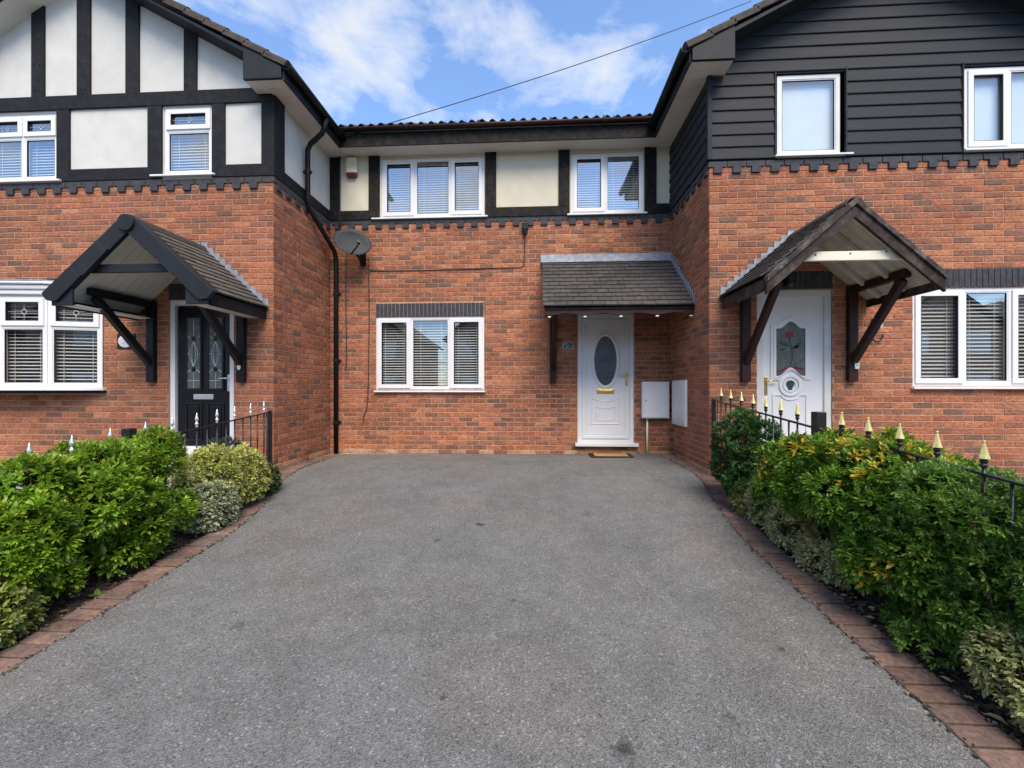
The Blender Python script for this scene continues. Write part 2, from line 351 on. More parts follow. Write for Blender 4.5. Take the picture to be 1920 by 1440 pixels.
# ------------------------------------------------------------------ walls
class Frame:
    """wall plane: u along the wall, n out of it, z up"""
    def __init__(s, o, ang): s.o = Vector(o); s.a = ang; s.mx = Matrix.Translation(s.o) @ Matrix.Rotation(ang, 4, 'Z')
    def w(s, u, n, z): return s.mx @ Vector((u, -n, z))
def solid(fr, u0, u1, z0, z1, holes, th, mb=None):
    m = mb or MB(); m.mx = fr.mx
    us = sorted({u0, u1} | {max(u0, min(u1, h[i])) for h in holes for i in (0, 1)}); zs = sorted({z0, z1} | {max(z0, min(z1, h[i])) for h in holes for i in (2, 3)})
    full = lambda a, b: not any(h[0] - 1e-6 <= a and b <= h[1] + 1e-6 for h in [])
    cell = {}
    for i in range(len(us) - 1):
        for j in range(len(zs) - 1):
            cu, cz = (us[i] + us[i + 1]) / 2, (zs[j] + zs[j + 1]) / 2
            cell[i, j] = not any(h[0] < cu < h[1] and h[2] < cz < h[3] for h in holes)
    for (i, j), on in cell.items():
        if not on: continue
        a, b, c, d = us[i], us[i + 1], zs[j], zs[j + 1]
        m.add([(a, 0, c), (b, 0, c), (b, 0, d), (a, 0, d)], [(0, 1, 2, 3)]); m.add([(a, th, c), (b, th, c), (b, th, d), (a, th, d)], [(3, 2, 1, 0)])
        for di, dj, q in ((-1, 0, ((a, c), (a, d))), (1, 0, ((b, c), (b, d))), (0, -1, ((a, c), (b, c))), (0, 1, ((a, d), (b, d)))):
            if not cell.get((i + di, j + dj), False):
                (p0, r0), (p1, r1) = q; m.add([(p0, 0, r0), (p1, 0, r1), (p1, th, r1), (p0, th, r0)], [(0, 1, 2, 3)])
    return m
ORANGE = [(0.339, 0.121, 0.061), (0.369, 0.140, 0.072), (0.301, 0.104, 0.053), (0.344, 0.130, 0.072), (0.262, 0.095, 0.053), (0.388, 0.160, 0.085), (0.320, 0.117, 0.067), (0.281, 0.110, 0.064), (0.238, 0.097, 0.059)]
SANDY = [(.42, .25, .145), (.38, .21, .12), (.34, .16, .09)]
DARK = [(.205, .093, .06), (.175, .085, .058), (.225, .098, .062), (.16, .085, .062), (.25, .10, .06)]
def brick_tone(): return rnd.choice(DARK) if rnd.random() < .20 else rnd.choice(ORANGE)
def brick_geo(m, x0, x1, z0, z1, pr, j=.0):
    c = .003
    def e(): return rnd.uniform(-j, j)
    a, b, lo, hi = x0 + e(), x1 + e(), z0 + e(), z1 + e()
    m.add([(a, .004, lo), (b, .004, lo), (b, .004, hi), (a, .004, hi), (a, -pr + c, lo), (b, -pr + c, lo), (b, -pr + c, hi), (a, -pr + c, hi), (a + c, -pr, lo + c), (b - c, -pr, lo + c), (b - c, -pr, hi - c), (a + c, -pr, hi - c)],
          [(0, 1, 5, 4), (1, 2, 6, 5), (2, 3, 7, 6), (3, 0, 4, 7), (4, 5, 9, 8), (5, 6, 10, 9), (6, 7, 11, 10), (7, 4, 8, 11), (8, 9, 10, 11)])
BV = {}
def brick_mesh(ln, tone, v):
    k = (ln, tone, v)
    if k not in BV:
        m = MB(); m.tone = tone; brick_geo(m, -ln / 2, ln / 2, -.0315, .0315, .0045 + .001 * v, .0008); BV[k] = m.mesh('brick')
    return BV[k]
def lay(fr, u0, u1, z0, z1, holes, out, start=0.0):
    """stretcher bond; appends (frame, a, b, za, zb)"""
    nrow = int(round((z1 - z0) / .075))
    for r in range(nrow + 1):
        za = z0 + r * .075 + .006; zb = min(za + .063, z1)
        if zb - za < .02: continue
        off = start + (0 if r % 2 else -.1125); u = u0 + off
        while u < u1:
            segs = [(max(u, u0 + .0), min(u + .215, u1))]
            for h in holes:
                if h[2] < zb - .02 and h[3] > za + .02:
                    nsg = []
                    for a, b in segs:
                        if h[1] <= a or h[0] >= b: nsg.append((a, b)); continue
                        if a < h[0]: nsg.append((a, h[0] - .003))
                        if b > h[1]: nsg.append((h[1] + .003, b))
                    segs = nsg
            for a, b in segs:
                if b - a > .02: out.append((fr, a, b, za, zb))
            u += .225
def tone_at(za): return rnd.choice(SANDY) if za < .045 and rnd.random() < .75 else brick_tone()
def brickwork(wall, items):
    camv = Vector((0, .0, CZ)); cand = []
    for k, (fr, a, b, za, zb) in enumerate(items):
        c = fr.w((a + b) / 2, 0, (za + zb) / 2); full = abs(b - a - .215) < .002 and abs(zb - za - .063) < .002
        nrm = (fr.w(0, 1, 0) - fr.w(0, 0, 0)); d = c - camv
        inview = abs((c.x * math.cos(TH) + c.y * math.sin(TH)) / (-c.x * math.sin(TH) + c.y * math.cos(TH))) < 1.16
        size = -nrm.dot(d) / d.length ** 3
        if full and inview and c.z > .35: cand.append((size, k))
    cand.sort(reverse=True); pick = {k for _, k in cand[:300]}
    rest = {}
    for k, (fr, a, b, za, zb) in enumerate(items):
        if k in pick:
            o = put('brick', brick_mesh(.215, brick_tone(), rnd.randrange(3)), 'brick', wall)
            o.location = fr.w((a + b) / 2, 0, (za + zb) / 2); o.rotation_euler = (rnd.uniform(-.004, .004), 0, fr.a + rnd.uniform(-.004, .004))
        else:
            m = rest.setdefault('m', MB()); m.mx = fr.mx; m.tone = tone_at(za); brick_geo(m, a, b, za, zb, .004 + rnd.random() * .003, .001)
    if rest: stuff(rest['m'].build('brickwork', 'brick', wall))
def dentils(fr, u0, u1, zt, wall, header=True):
    u = u0
    while u < u1 - .04:
        e = min(u + .215, u1)
        m = MB(fr.mx); m.box(u, e, -.018, .0, zt, zt + .065); m.build('header_brick', 'slate_brick', wall, .002)
        u += .225
    u = u0 + .06
    while u < u1 - .1:
        m = MB(fr.mx); m.box(u, u + .1025, -.030, .0, zt - .078, zt - .004); m.build('dentil_brick', 'slate_brick', wall, .003)
        u += .225
def soldiers(fr, u0, u1, z0, z1, wall):
    n = round((u1 - u0) / .0655); st = (u1 - u0) / n
    for i in range(n):
        m = MB(fr.mx); j = rnd.uniform(0, .002); m.box(u0 + i * st + .004, u0 + (i + 1) * st - .004, -.008 - j, .0, z0 + .003, z1 - .003); m.build('soldier_brick', 'slate_brick', wall, .002)

# ------------------------------------------------------------------ windows
def slats(m, x0, x1, z0, z1, y, pitch, tilt, depth=.034):
    z = z1 - pitch * .6
    c, s_ = math.cos(tilt) * depth / 2, math.sin(tilt) * depth / 2
    while z > z0 + .01:
        t = tilt + rnd.uniform(-.04, .04); c, s_ = math.cos(t) * depth / 2, math.sin(t) * depth / 2
        m.add([(x0, y - c, z - s_), (x1, y - c, z - s_), (x1, y + c, z + s_), (x0, y + c, z + s_), (x0, y, z + .004), (x1, y, z + .004)], [(0, 1, 5, 4), (4, 5, 2, 3)])
        z -= pitch
    for k in (.22, .78):
        xx = x0 + (x1 - x0) * k; m.box(xx - .0025, xx + .0025, y - depth / 2 - .006, y - depth / 2 - .004, z0, z1)
def window(house, fr, x0, x1, z0, z1, lights, sill=None, glass='glass', blind=('slat', .042, .5), frame_m='upvc', dep=.06, vents=False, room=True, led=False):
    """lights: list of (xa, xb, kind, transom) with kind c (casement) or f (fixed). local x along wall, y into wall"""
    fw = .05; a, b = .012, .012 + dep
    m = MB(fr.mx); m.rect_ring(x0, x1, z0, z1, fw, a, b)
    for (p, q) in zip(lights, lights[1:]): m.box(p[1] - .026, p[1] + .026, a + .001, b - .001, z0 + fw, z1 - fw)
    for (xa, xb, kind, tr) in lights:
        if tr: m.box(xa + .026, xb - .026, a + .0015, b - .0015, tr - .026, tr + .026)
    win = m.build('window', frame_m, house, .004)
    for (xa, xb, kind, tr) in lights:
        ia = x0 + fw if xa <= x0 + .001 else xa + .026; ib = x1 - fw if xb >= x1 - .001 else xb - .026
        spans = [(z0 + fw, z1 - fw)] if not tr else [(z0 + fw, tr - .026), (tr + .026, z1 - fw)]
        for si, (za, zb) in enumerate(spans):
            cas = kind == 'c' or (kind == 'v' and si == 1)
            if cas:
                s_ = MB(fr.mx); s_.rect_ring(ia - .018, ib + .018, za - .018, zb + .018, .062, a - .016, a + .03); s_.build('sash', frame_m, win, .005)
                q = .046
                gs = MB(fr.mx); gs.rect_ring(ia + q - .006, ib - q + .006, za + q - .006, zb - q + .006, .010, a - .012, a + .02); gs.build('gasket', 'plastic_black', win)
            else:
                q = .0
                s_ = MB(fr.mx); s_.rect_ring(ia - .002, ib + .002, za - .002, zb + .002, .014, a + .006, a + .03); s_.build('bead', frame_m, win, .003); q = .012
                gs = MB(fr.mx); gs.rect_ring(ia + q - .003, ib - q + .003, za + q - .003, zb - q + .003, .008, a + .009, a + .028); gs.build('gasket', 'plastic_black', win)
            pm = MB(fr.mx); yy = a + .018; tl = rnd.uniform(-.0015, .0015)
            pm.add([(ia + q - .004, yy + tl, za + q - .004), (ib - q + .004, yy - tl, za + q - .004), (ib - q + .004, yy - tl * .5, zb - q + .004), (ia + q - .004, yy + tl * .5, zb - q + .004)], [(0, 1, 2, 3)])
            put('pane', pm.mesh('pane', False), glass, win)
            if led and si == 1:
                cx, cz = (ia + ib) / 2, (za + zb) / 2; cm_ = MB(fr.mx); d = min(.05, (zb - za) * .18); t = .004; y1 = yy - .003
                cm_.ring([(cx - d * .7, cz), (cx, cz - d), (cx + d * .7, cz), (cx, cz + d)], [(cx - d * .7 + .008, cz), (cx, cz - d + .011), (cx + d * .7 - .008, cz), (cx, cz + d - .011)], y1 - .002, y1)
                cm_.box(cx - t / 2, cx + t / 2, y1 - .001, y1, za + q, cz - d); cm_.box(cx - t / 2, cx + t / 2, y1 - .001, y1, cz + d, zb - q)
                cm_.box(ia + q, cx - d * .7, y1 - .001, y1, cz - t / 2, cz + t / 2); cm_.box(cx + d * .7, ib - q, y1 - .001, y1, cz - t / 2, cz + t / 2)
                cm_.build('leading', 'lead_came', win)
        if kind == 'c' and vents:
            v = MB(fr.mx); v.box(ia + .05, ib - .05, a - .019, a - .012, z1 - fw - .014, z1 - fw - .004); v.build('vent', 'soffit', win)
    if blind:
        for (xa, xb, kind, tr) in lights:
            bm_ = MB(fr.mx)
            if blind[0] == 'slat':
                slats(bm_, xa + .012, xb - .012, z0 + .03, z1 - .02, b + .024, blind[1], blind[2]); bm_.build('blind', 'blind', win)
            else:
                bm_.box(xa + .03, xb - .03, b + .012, b + .016, z0 + .02, z1 - .02); bm_.build('blind', 'blind_white', win)
    if room:
        rm = MB(fr.mx); e = .04
        X0, X1, Y0, Y1, Z0, Z1 = x0 + .002, x1 - .002, b - .002, b + .9, z0 + .002, z1 - .002
        rm.add([(X0, Y0, Z0), (X1, Y0, Z0), (X1, Y0, Z1), (X0, Y0, Z1), (X0 - .5, Y1, Z0 - .4), (X1 + .5, Y1, Z0 - .4), (X1 + .5, Y1, Z1 + .1), (X0 - .5, Y1, Z1 + .1)], [(0, 4, 5, 1), (1, 5, 6, 2), (2, 6, 7, 3), (3, 7, 4, 0), (4, 7, 6, 5)])
        rm.build('room_lining', 'room', win)
    if sill:
        s_ = MB(fr.mx); s_.prism([(-.055, z0 - .034), (-.055, z0 - .012), (b, z0 + .002), (b, z0 - .034)], sill[0], sill[1], 'x'); s_.build('sill', frame_m, win, .003)
    return win

# ------------------------------------------------------------------ roof pieces
def pantile_mesh():
    m = MB(); n = 10; W = .155; Ln = .38; pts = []
    for i in range(n + 1):
        x = -W / 2 + W * i / n; t = i / n
        h = .038 * max(0, math.sin(math.pi * min(1, t / .72))) if t < .72 else 0
        pts.append((x, h))
    prof = pts + [(p[0], p[1] - .014) for p in pts[::-1]]
    m.prism(prof, 0, Ln)        # y = up the slope
    return m.mesh('roof_tile')
PT = pantile_mesh()
def place(name, me, m, parent, origin, ex, ey):
    ex, ey = Vector(ex).normalized(), Vector(ey).normalized(); ez = ex.cross(ey).normalized(); ey = ez.cross(ex)
    o = put(name, me, m, parent)
    o.matrix_basis = Matrix((( ex.x, ey.x, ez.x, origin[0]), (ex.y, ey.y, ez.y, origin[1]), (ex.z, ey.z, ez.z, origin[2]), (0, 0, 0, 1)))
    return o
def tile_mesh(wd, ln, th, tone):
    m = MB(); m.tone = tone; b = .002
    m.add([(-wd / 2, 0, 0), (wd / 2, 0, 0), (wd / 2, ln, 0), (-wd / 2, ln, 0), (-wd / 2, 0, th - b), (wd / 2, 0, th - b), (wd / 2, ln, th), (-wd / 2, ln, th), (-wd / 2 + b, b, th), (wd / 2 - b, b, th)],
          [(3, 2, 1, 0), (0, 1, 5, 4), (4, 5, 9, 8), (8, 9, 6, 7), (1, 2, 6, 9, 5), (3, 0, 4, 8, 7)])
    return m.mesh('tile')
TT = {}
def tile_var(wd, ln, pal):
    k = (round(wd, 3), round(ln, 3), pal, rnd.randrange(6))
    if k not in TT:
        base = {'grey': (.062, .055, .052), 'brown': (.085, .072, .062), 'dark': (.05, .045, .042)}[pal]; f = rnd.uniform(.82, 1.2)
        TT[k] = tile_mesh(wd, ln, .019, tuple(c * f for c in base))
    return TT[k]
def tile_slope(parent, O, ex, up, width, length, wd, rows, pal):
    """plain tiles: O bottom-left corner, ex along the eave, up the slope"""
    ex, up = Vector(ex).normalized(), Vector(up).normalized(); nz = ex.cross(up).normalized(); O = Vector(O)
    gauge = length / rows; n = max(1, round(width / wd)); wd = width / n
    upt = (up - nz * .14).normalized()
    for r in range(rows):
        xs = [(i * wd, (i + 1) * wd) for i in range(n)] if r % 2 == 0 else [(0, wd / 2)] + [(wd / 2 + i * wd, wd * 1.5 + i * wd) for i in range(n - 1)] + [(width - wd / 2, width)]
        for a, b in xs:
            p = O + ex * ((a + b) / 2) + up * (r * gauge + rnd.uniform(-.003, .003)) + nz * (.013 + rnd.uniform(0, .003))
            place('tile', tile_var(b - a - .004, gauge * 1.32, pal), 'tile', parent, p, ex + nz * rnd.uniform(-.012, .012), upt)

# ------------------------------------------------------------------ houses
HG = 'row of three terraced brick houses'
hm = thing('terraced_house', 'recessed middle house of the terrace, brick below cream panels, white door with oval glass', 'house', ((XL + XR) / 2, B, 0), HG)
hl = thing('terraced_house', 'left gabled house of the terrace with white render, black beams and a black door', 'house', (-5.93, F, 0), HG)
hr = thing('terraced_house', 'right gabled house of the terrace with dark grey board cladding above the brick', 'house', (4.25, F, 0), HG)
fm, fl, frt = Frame((0, B, 0), 0), Frame((0, F, 0), 0), Frame((0, F, 0), 0)
fls = Frame((XL, 0, 0), R(90)); frs = Frame((XR, 0, 0), R(-90))       # u = y on the left side wall, u = -y on the right one
ZB = -.15
# ---- middle
HMd = (.632, 1.525, -.2, 2.235); HMw = (-2.642, -.859, 1.02, 2.215)
wm = solid(fm, XL, XR, ZB, 3.80, [HMd, HMw], .12).build('wall', 'mortar', hm)
it = []; lay(fm, XL + .004, XR - .004, -.09, 3.735, [(.632, 1.525, .125, 2.31), HMw, (-2.642, -.872, 2.2, 2.437)], it); brickwork(wm, it)
dentils(fm, XL + .03, XR - .02, 3.735, wm)
soldiers(fm, -2.642, -.872, 2.217, 2.435, wm)
lt = MB(); lt.box(.60, 1.56, B - .012, B, 2.236, 2.31); lt.build('lintel', 'timber_dark', wm)
um = [(-2.553, -.859, 3.835, 4.80), (.535, 1.666, 3.83, 4.79)]
solid(fm, XL, XR, 3.80, 5.05, um, .12).build('render_wall', 'render_cream', hm)
def timber(house, m, x0, x1, z0, z1, y=B, pr=.028):
    return bx('timber_beam', m, house, x0, x1, y - pr, y, z0, z1, bevel=.004)
for a, b in ((-3.408, -3.25), (-2.758, -2.575), (-.845, -.665), (.332, .51), (1.682, 1.865)): timber(hm, 'timber_dark', a, b, 3.957, 4.85)
for a, b in ((-3.408, -2.575), (-.845, .51), (1.682, 2.088)): timber(hm, 'timber_dark', a, b, 3.802, 3.955, pr=.031)
window(hm, fm, *HMw, [(-2.642, -2.066, 'c', 0), (-2.066, -1.425, 'f', 0), (-1.425, -.859, 'c', 0)], sill=(-2.662, -.84), blind=('slat', .042, .42))
window(hm, fm, *um[0], [(-2.553, -2.0, 'c', 0), (-2.0, -1.41, 'f', 0), (-1.41, -.859, 'c', 0)], sill=(-2.70, -.80), blind=('slat', .038, .85), glass='glass_up', vents=True)
window(hm, fm, *um[1], [(.535, 1.075, 'c', 0), (1.075, 1.666, 'f', 0)], sill=(.47, 1.72), blind=('slat', .038, .85), glass='glass_up', vents=True)
# eaves and roof of the middle house
bx('soffit', 'soffit', hm, -3.12, 1.78, B - .30, B + .02, 4.845, 4.857, bevel=0)
bx('fascia_board', 'timber_dark', hm, -3.12, 1.78, B - .325, B - .301, 4.835, 5.045)
def gutter(house, p, q, r=.052, m='plastic_black', name='gutter'):
    mb = MB(); p, q = Vector(p), Vector(q); d = (q - p).normalized(); s_ = d.cross(Vector((0, 0, 1)))
    pts = []
    n = 9
    for e in (p, q):
        for rr in (r, r - .006):
            for k in range(n): a = math.pi + math.pi * k / (n - 1); pts.append(e + s_ * math.cos(a) * rr + Vector((0, 0, math.sin(a) * rr)))
    fs_ = []
    for k in range(n - 1): fs_ += [(k, k + 1, 2 * n + k + 1, 2 * n + k), (n + k, 3 * n + k, 3 * n + k + 1, n + k + 1), (k, n + k, n + k + 1, k + 1), (2 * n + k, 2 * n + k + 1, 3 * n + k + 1, 3 * n + k)]
    for k in (0, n - 1): fs_.append((k, 2 * n + k, 3 * n + k, n + k))
    mb.add(pts, fs_); return mb.build(name, m, house, 0, True)
gut = gutter(hm, (-3.05, B - .38, 5.085), (1.72, B - .38, 5.085), m='wood_brown')
for x in (-2.0, -.9, .2, 1.0):
    b = MB(); b.tube([(x - .02, B - .38, 5.085), (x + .02, B - .38, 5.085)], .058, 14); b.build('gutter_clip', 'wood_brown', hm)
rs = MB(); rs.prism([(B - .36, 5.085), (B - .36, 5.065), (12.5, 7.85), (12.5, 7.87)], -3.6, 2.3, 'x'); roofm = rs.build('roof', 'roof_tile', hm)
k = -3.02
while k < 1.72:
    place('roof_tile', PT, 'roof_tile', roofm, (k, B - .40 + rnd.uniform(-.006, .006), 5.105 + rnd.uniform(-.003, .003)), (1, 0, 0), (0, 1, .5)); k += .157
for row in (1, 2):
    mm = MB()
    k = -3.02
    while k < 1.72: place('roof_tile', PT, 'roof_tile', roofm, (k, B - .40 + row * .29, 5.115 + row * .145), (1, 0, 0), (0, 1, .46)); k += .157
# ---- door of the middle house
def arch_panel(cx, hw, z0, z1, rise, n=10, up=True):
    s_ = 1 if up else -1
    top = [(cx + hw * (1 - 2 * i / n), z1 + s_ * rise * (1 - (2 * i / n - 1) ** 2)) for i in range(n + 1)]
    return [(cx - hw, z0), (cx + hw, z0)] + top
def scale_pts(p, cx, cz, fx, fz): return [(cx + (x - cx) * fx, cz + (z - cz) * fz) for x, z in p]
def hole_panel(m, x0, x1, z0, z1, loop, a, b):
    """flat leaf with an opening: loop runs counter-clockwise"""
    cx = sum(p[0] for p in loop) / len(loop); cz = sum(p[1] for p in loop) / len(loop); o = []
    for x, z in loop:
        dx, dz = x - cx, z - cz
        t = min(((x1 - cx) / dx if dx > 1e-9 else (x0 - cx) / dx if dx < -1e-9 else 1e9), ((z1 - cz) / dz if dz > 1e-9 else (z0 - cz) / dz if dz < -1e-9 else 1e9)); o.append((cx + dx * t, cz + dz * t))
    m.ring(o, loop, a, b)
    for X, Z in ((x0, z0), (x1, z0), (x1, z1), (x0, z1)):        # corners cut off by the fan
        best = sorted(range(len(o)), key=lambda i: (o[i][0] - X) ** 2 + (o[i][1] - Z) ** 2)[:1][0]
        on_v = [p for p in o if abs(p[0] - X) < 1e-6]; on_h = [p for p in o if abs(p[1] - Z) < 1e-6]
        if on_v and on_h:
            pv = min(on_v, key=lambda p: abs(p[1] - Z)); ph = min(on_h, key=lambda p: abs(p[0] - X))
            if abs(pv[1] - Z) > 1e-6 and abs(ph[0] - X) > 1e-6: m.prism([(X, Z), ph, pv], a, b)
def door_frame(door, x0, x1, z0, z1, y, m='upvc', cill=True, w_=.065):
    r_ = MB(); r_.ring([(x0, z0), (x1, z0), (x1, z1), (x0, z1)], [(x0 + w_, z0 + .045), (x1 - w_, z0 + .045), (x1 - w_, z1 - w_), (x0 + w_, z1 - w_)], y + .015, y + .085); r_.build('door_frame', m, door, .004)
    if cill: bx('door_sill', m, door, x0 - .04, x1 + .06, y - .075, y + .07, z0 - .052, z0, bevel=.004)
def handle(door, x, z, y, m, dirx):
    h = MB(); h.box(x - .018, x + .018, y - .010, y, z - .12, z + .10); o = h.build('handle', m, door, .004)
    t = MB(); t.tube([(x, y, z + .05), (x, y - .045, z + .05), (x + dirx * .03, y - .05, z + .05), (x + dirx * .12, y - .048, z + .048)], .009, 8); t.build('lever', m, door, 0, True)
    c = MB(); c.tube([(x, y - .004, z - .05), (x, y - .016, z - .05)], .011, 10); c.build('lock_cylinder', m, door)
ell = pts_ellipse(1.08, 1.487, .178, .395, 40)
dm = MB(); hole_panel(dm, .70, 1.457, .235, 2.165, ell, B + .035, B + .07); dmo = dm.build('door', 'upvc', hm, .002)
door_frame(dmo, .635, 1.522, .185, 2.233, B)
r_ = MB(); r_.rect_ring(.715, 1.442, .25, 2.15, .045, B + .026, B + .036); r_.build('door_moulding', 'upvc', dmo, .006)
r_ = MB(); r_.rect_ring(.775, 1.382, .31, 2.09, .012, B + .028, B + .036); r_.build('door_moulding', 'upvc', dmo, .004)
r_ = MB(); r_.ring(pts_ellipse(1.08, 1.487, .225, .445, 40), pts_ellipse(1.08, 1.487, .176, .393, 40), B + .014, B + .05); r_.build('oval_moulding', 'upvc', dmo, .010)
r_ = MB(); r_.prism(pts_ellipse(1.08, 1.487, .18, .397, 40), B + .045, B + .05); r_.build('pane', 'glass_obscure', dmo)
r_ = MB(); p = arch_panel(1.08, .225, .475, .90, .055, up=False); r_.ring(p, scale_pts(p, 1.08, .66, .93, .93), B + .026, B + .036); r_.build('panel_moulding', 'upvc', dmo, .004)
r_ = MB(); p = arch_panel(1.08, .155, .535, .76, .03, up=False); r_.ring(p, scale_pts(p, 1.08, .64, .93, .93), B + .027, B + .036); r_.build('panel_moulding', 'upvc', dmo, .003)
for sx in (-1, 1):
    r_ = MB(); r_.prism([(1.08 + sx * .24, 1.93), (1.08 + sx * .14, 1.93), (1.08 + sx * .19, 1.905), (1.08 + sx * .21, 1.88), (1.08 + sx * .24, 1.82)][::sx], B + .030, B + .036); r_.build('corner_moulding', 'upvc', dmo, .003)
bx('letter_plate', 'gold', dmo, .945, 1.215, B + .022, B + .036, .965, 1.04, bevel=.005); bx('letter_flap', 'gold', dmo, .975, 1.185, B + .016, B + .023, .982, 1.022, bevel=.006)
handle(dmo, 1.412, 1.21, B + .027, 'gold', -1)
bx('threshold_wall', 'mortar', hm, .632, 1.525, B + .005, B + .1, -.15, .132, bevel=0)
# ---- left house
XLL, AXL, SLL = -8.5, -5.93, .56
HLd = (-4.825, -3.94, -.2, 2.205); HLb = (-8.07, -5.726, 1.035, 2.36)
wl = solid(fl, XLL, XL, ZB, 3.79, [HLd, HLb], .12).build('wall', 'mortar', hl)
sw = solid(fls, F + .1, B, ZB, 3.79, [], .12).build('side_wall', 'mortar', wl)
it = []; lay(fl, XLL, XL, -.09, 3.71, [(HLd[0], HLd[1], .2, 2.205), (-8.07, -5.726, 1.0, 2.48), (-4.825, -3.94, 2.2, 2.42)], it, .05); lay(fls, F + .0, B - .004, -.09, 3.71, [], it, .0); brickwork(wl, it)
dentils(fl, XLL, XL + .018, 3.71, wl); dentils(fls, F - .01, B - .03, 3.71, wl)
soldiers(fl, -4.825, -3.94, 2.207, 2.42, wl)
b = MB(); b.box(-8.1, -5.69, F - .03, F + .02, 2.44, 2.50); b.build('lintel', 'timber_black', hl, .004)
ul = [(-4.896, -4.231, 3.845, 4.735), (-7.385, -6.381, 3.825, 4.715)]
solid(fl, XLL, XL, 3.79, 4.86, ul, .12).build('render_wall', 'render_white', hl)
gb = MB(); zg = 5.06 + SLL * (-3.10 - XL) - .10; gb.prism([(XLL, 4.86), (XL, 4.86), (XL, zg), (AXL, zg + SLL * (XL - AXL)), (XLL, zg)], F, F + .12); gb.build('gable_wall', 'render_white', hl)
solid(fls, F + .12, B, 3.79, 4.86, [], .12).build('side_render_wall', 'render_white', hl)
timber(hl, 'timber_black', XLL, XL + .0, 4.745, 4.925, F, .030)
zs = lambda x: 5.06 + SLL * (-3.10 - AXL) - SLL * abs(x - AXL) - .145
for a, b in ((-7.42, -7.235), (-6.73, -6.548), (-6.086, -5.898), (-5.406, -5.22), (-4.603, -4.428)):
    t = MB(); t.prism([(a, 4.926), (b, 4.926), (b, zs(b)), (a, zs(a))], F - .026, F); t.build('timber_beam', 'timber_black', hl, .004)
    for zz_ in (5.0, 5.35, 5.7):
        if zz_ < zs(a) - .25:
            for dx in (.05, .12):
                pg = MB(); pg.tube([(a + dx, F - .0265, zz_), (a + dx, F - .031, zz_)], .009, 8); pg.build('timber_peg', 'timber_black', hl)
for a, b in ((-6.372, -6.19), (-5.10, -4.905), (-4.222, -4.045), (-3.555, XL + .028)): timber(hl, 'timber_black', a, b, 3.793, 4.743, F, .026)
for a, b in ((-6.189, -5.101), (-4.044, -3.556), (-8.5, -7.42)): timber(hl, 'timber_black', a, b, 3.793, 3.948, F, .024)
bx('timber_beam', 'timber_black', hl, XL, XL + .026, F + .001, F + .22, 3.795, 4.85)
bx('timber_beam', 'timber_black', hl, XL, XL + .022, F + .221, B - .03, 3.795, 3.95)
window(hl, fl, *ul[0], [(-4.896, -4.231, 'v', 4.43)], sill=(-5.043, -4.173), blind=('slat', .038, .85), glass='glass_up', led=True)
window(hl, fl, *ul[1], [(-7.385, -6.883, 'v', 4.41), (-6.883, -6.381, 'v', 4.41)], sill=(-7.46, -6.30), blind=('slat', .038, .85), glass='glass_up', led=True)
# bow window: four flat lights on a curve under a moulded white head
bow = [(-5.73, F - .02), (-6.30, F - .20), (-6.9, F - .26), (-7.5, F - .20), (-8.07, F - .02)]
bz0, bz1 = 1.06, 2.25
for i in range(4):
    (xb, yb), (xa, ya) = bow[i], bow[i + 1]; fw_ = Frame((xa, ya, 0), math.atan2(yb - ya, xb - xa)); ln = math.hypot(xb - xa, yb - ya)
    wb = window(hl, fw_, .004, ln - .004, bz0, bz1, [(.004, ln - .004, 'v', 1.845)], blind=('slat', .045, .42), led=True, room=False)
def bow_band(out, z0, z1, name, m, inset=0, bev=.006):
    mb = MB(); o = [(x, y - out) for x, y in bow]; o = [(bow[0][0] + .05, bow[0][1] - out * .5)] + o + [(bow[-1][0] - .05, bow[-1][1] - out * .5)]
    pts = o + [(bow[-1][0] - .05, F + .05), (bow[0][0] + .05, F + .05)]
    mb.prism(pts, z0, z1, 'z'); return mb.build(name, m, hl, bev)
hd = bow_band(.03, 2.25, 2.31, 'bow_head', 'upvc', bev=.012); bow_band(.055, 2.311, 2.375, 'bow_cornice', 'upvc', bev=.02); bow_band(.085, 2.376, 2.41, 'bow_cornice', 'upvc', bev=.012)
bow_band(.07, 1.02, 1.059, 'bow_sill', 'upvc'); bow_band(.02, .985, 1.019, 'bow_base', 'timber_black')
rl = MB(); rl.prism([(-5.68, F - .04), (-6.30, F - .28), (-6.9, F - .345), (-7.5, F - .28), (-8.12, F - .04)], 2.411, 2.43, 'z'); rl.build('bow_roof', 'lead', hl)
rm = MB(); rm.add([(x, y, z) for (x, y) in ((-8.0, F + .1), (-5.8, F + .1), (-5.3, F + 1.2), (-8.5, F + 1.2)) for z in (.9, 2.3)], [(0, 2, 4, 6), (1, 7, 5, 3), (2, 3, 5, 4), (4, 5, 7, 6), (6, 7, 1, 0)]); rm.build('room_lining', 'room', hl)
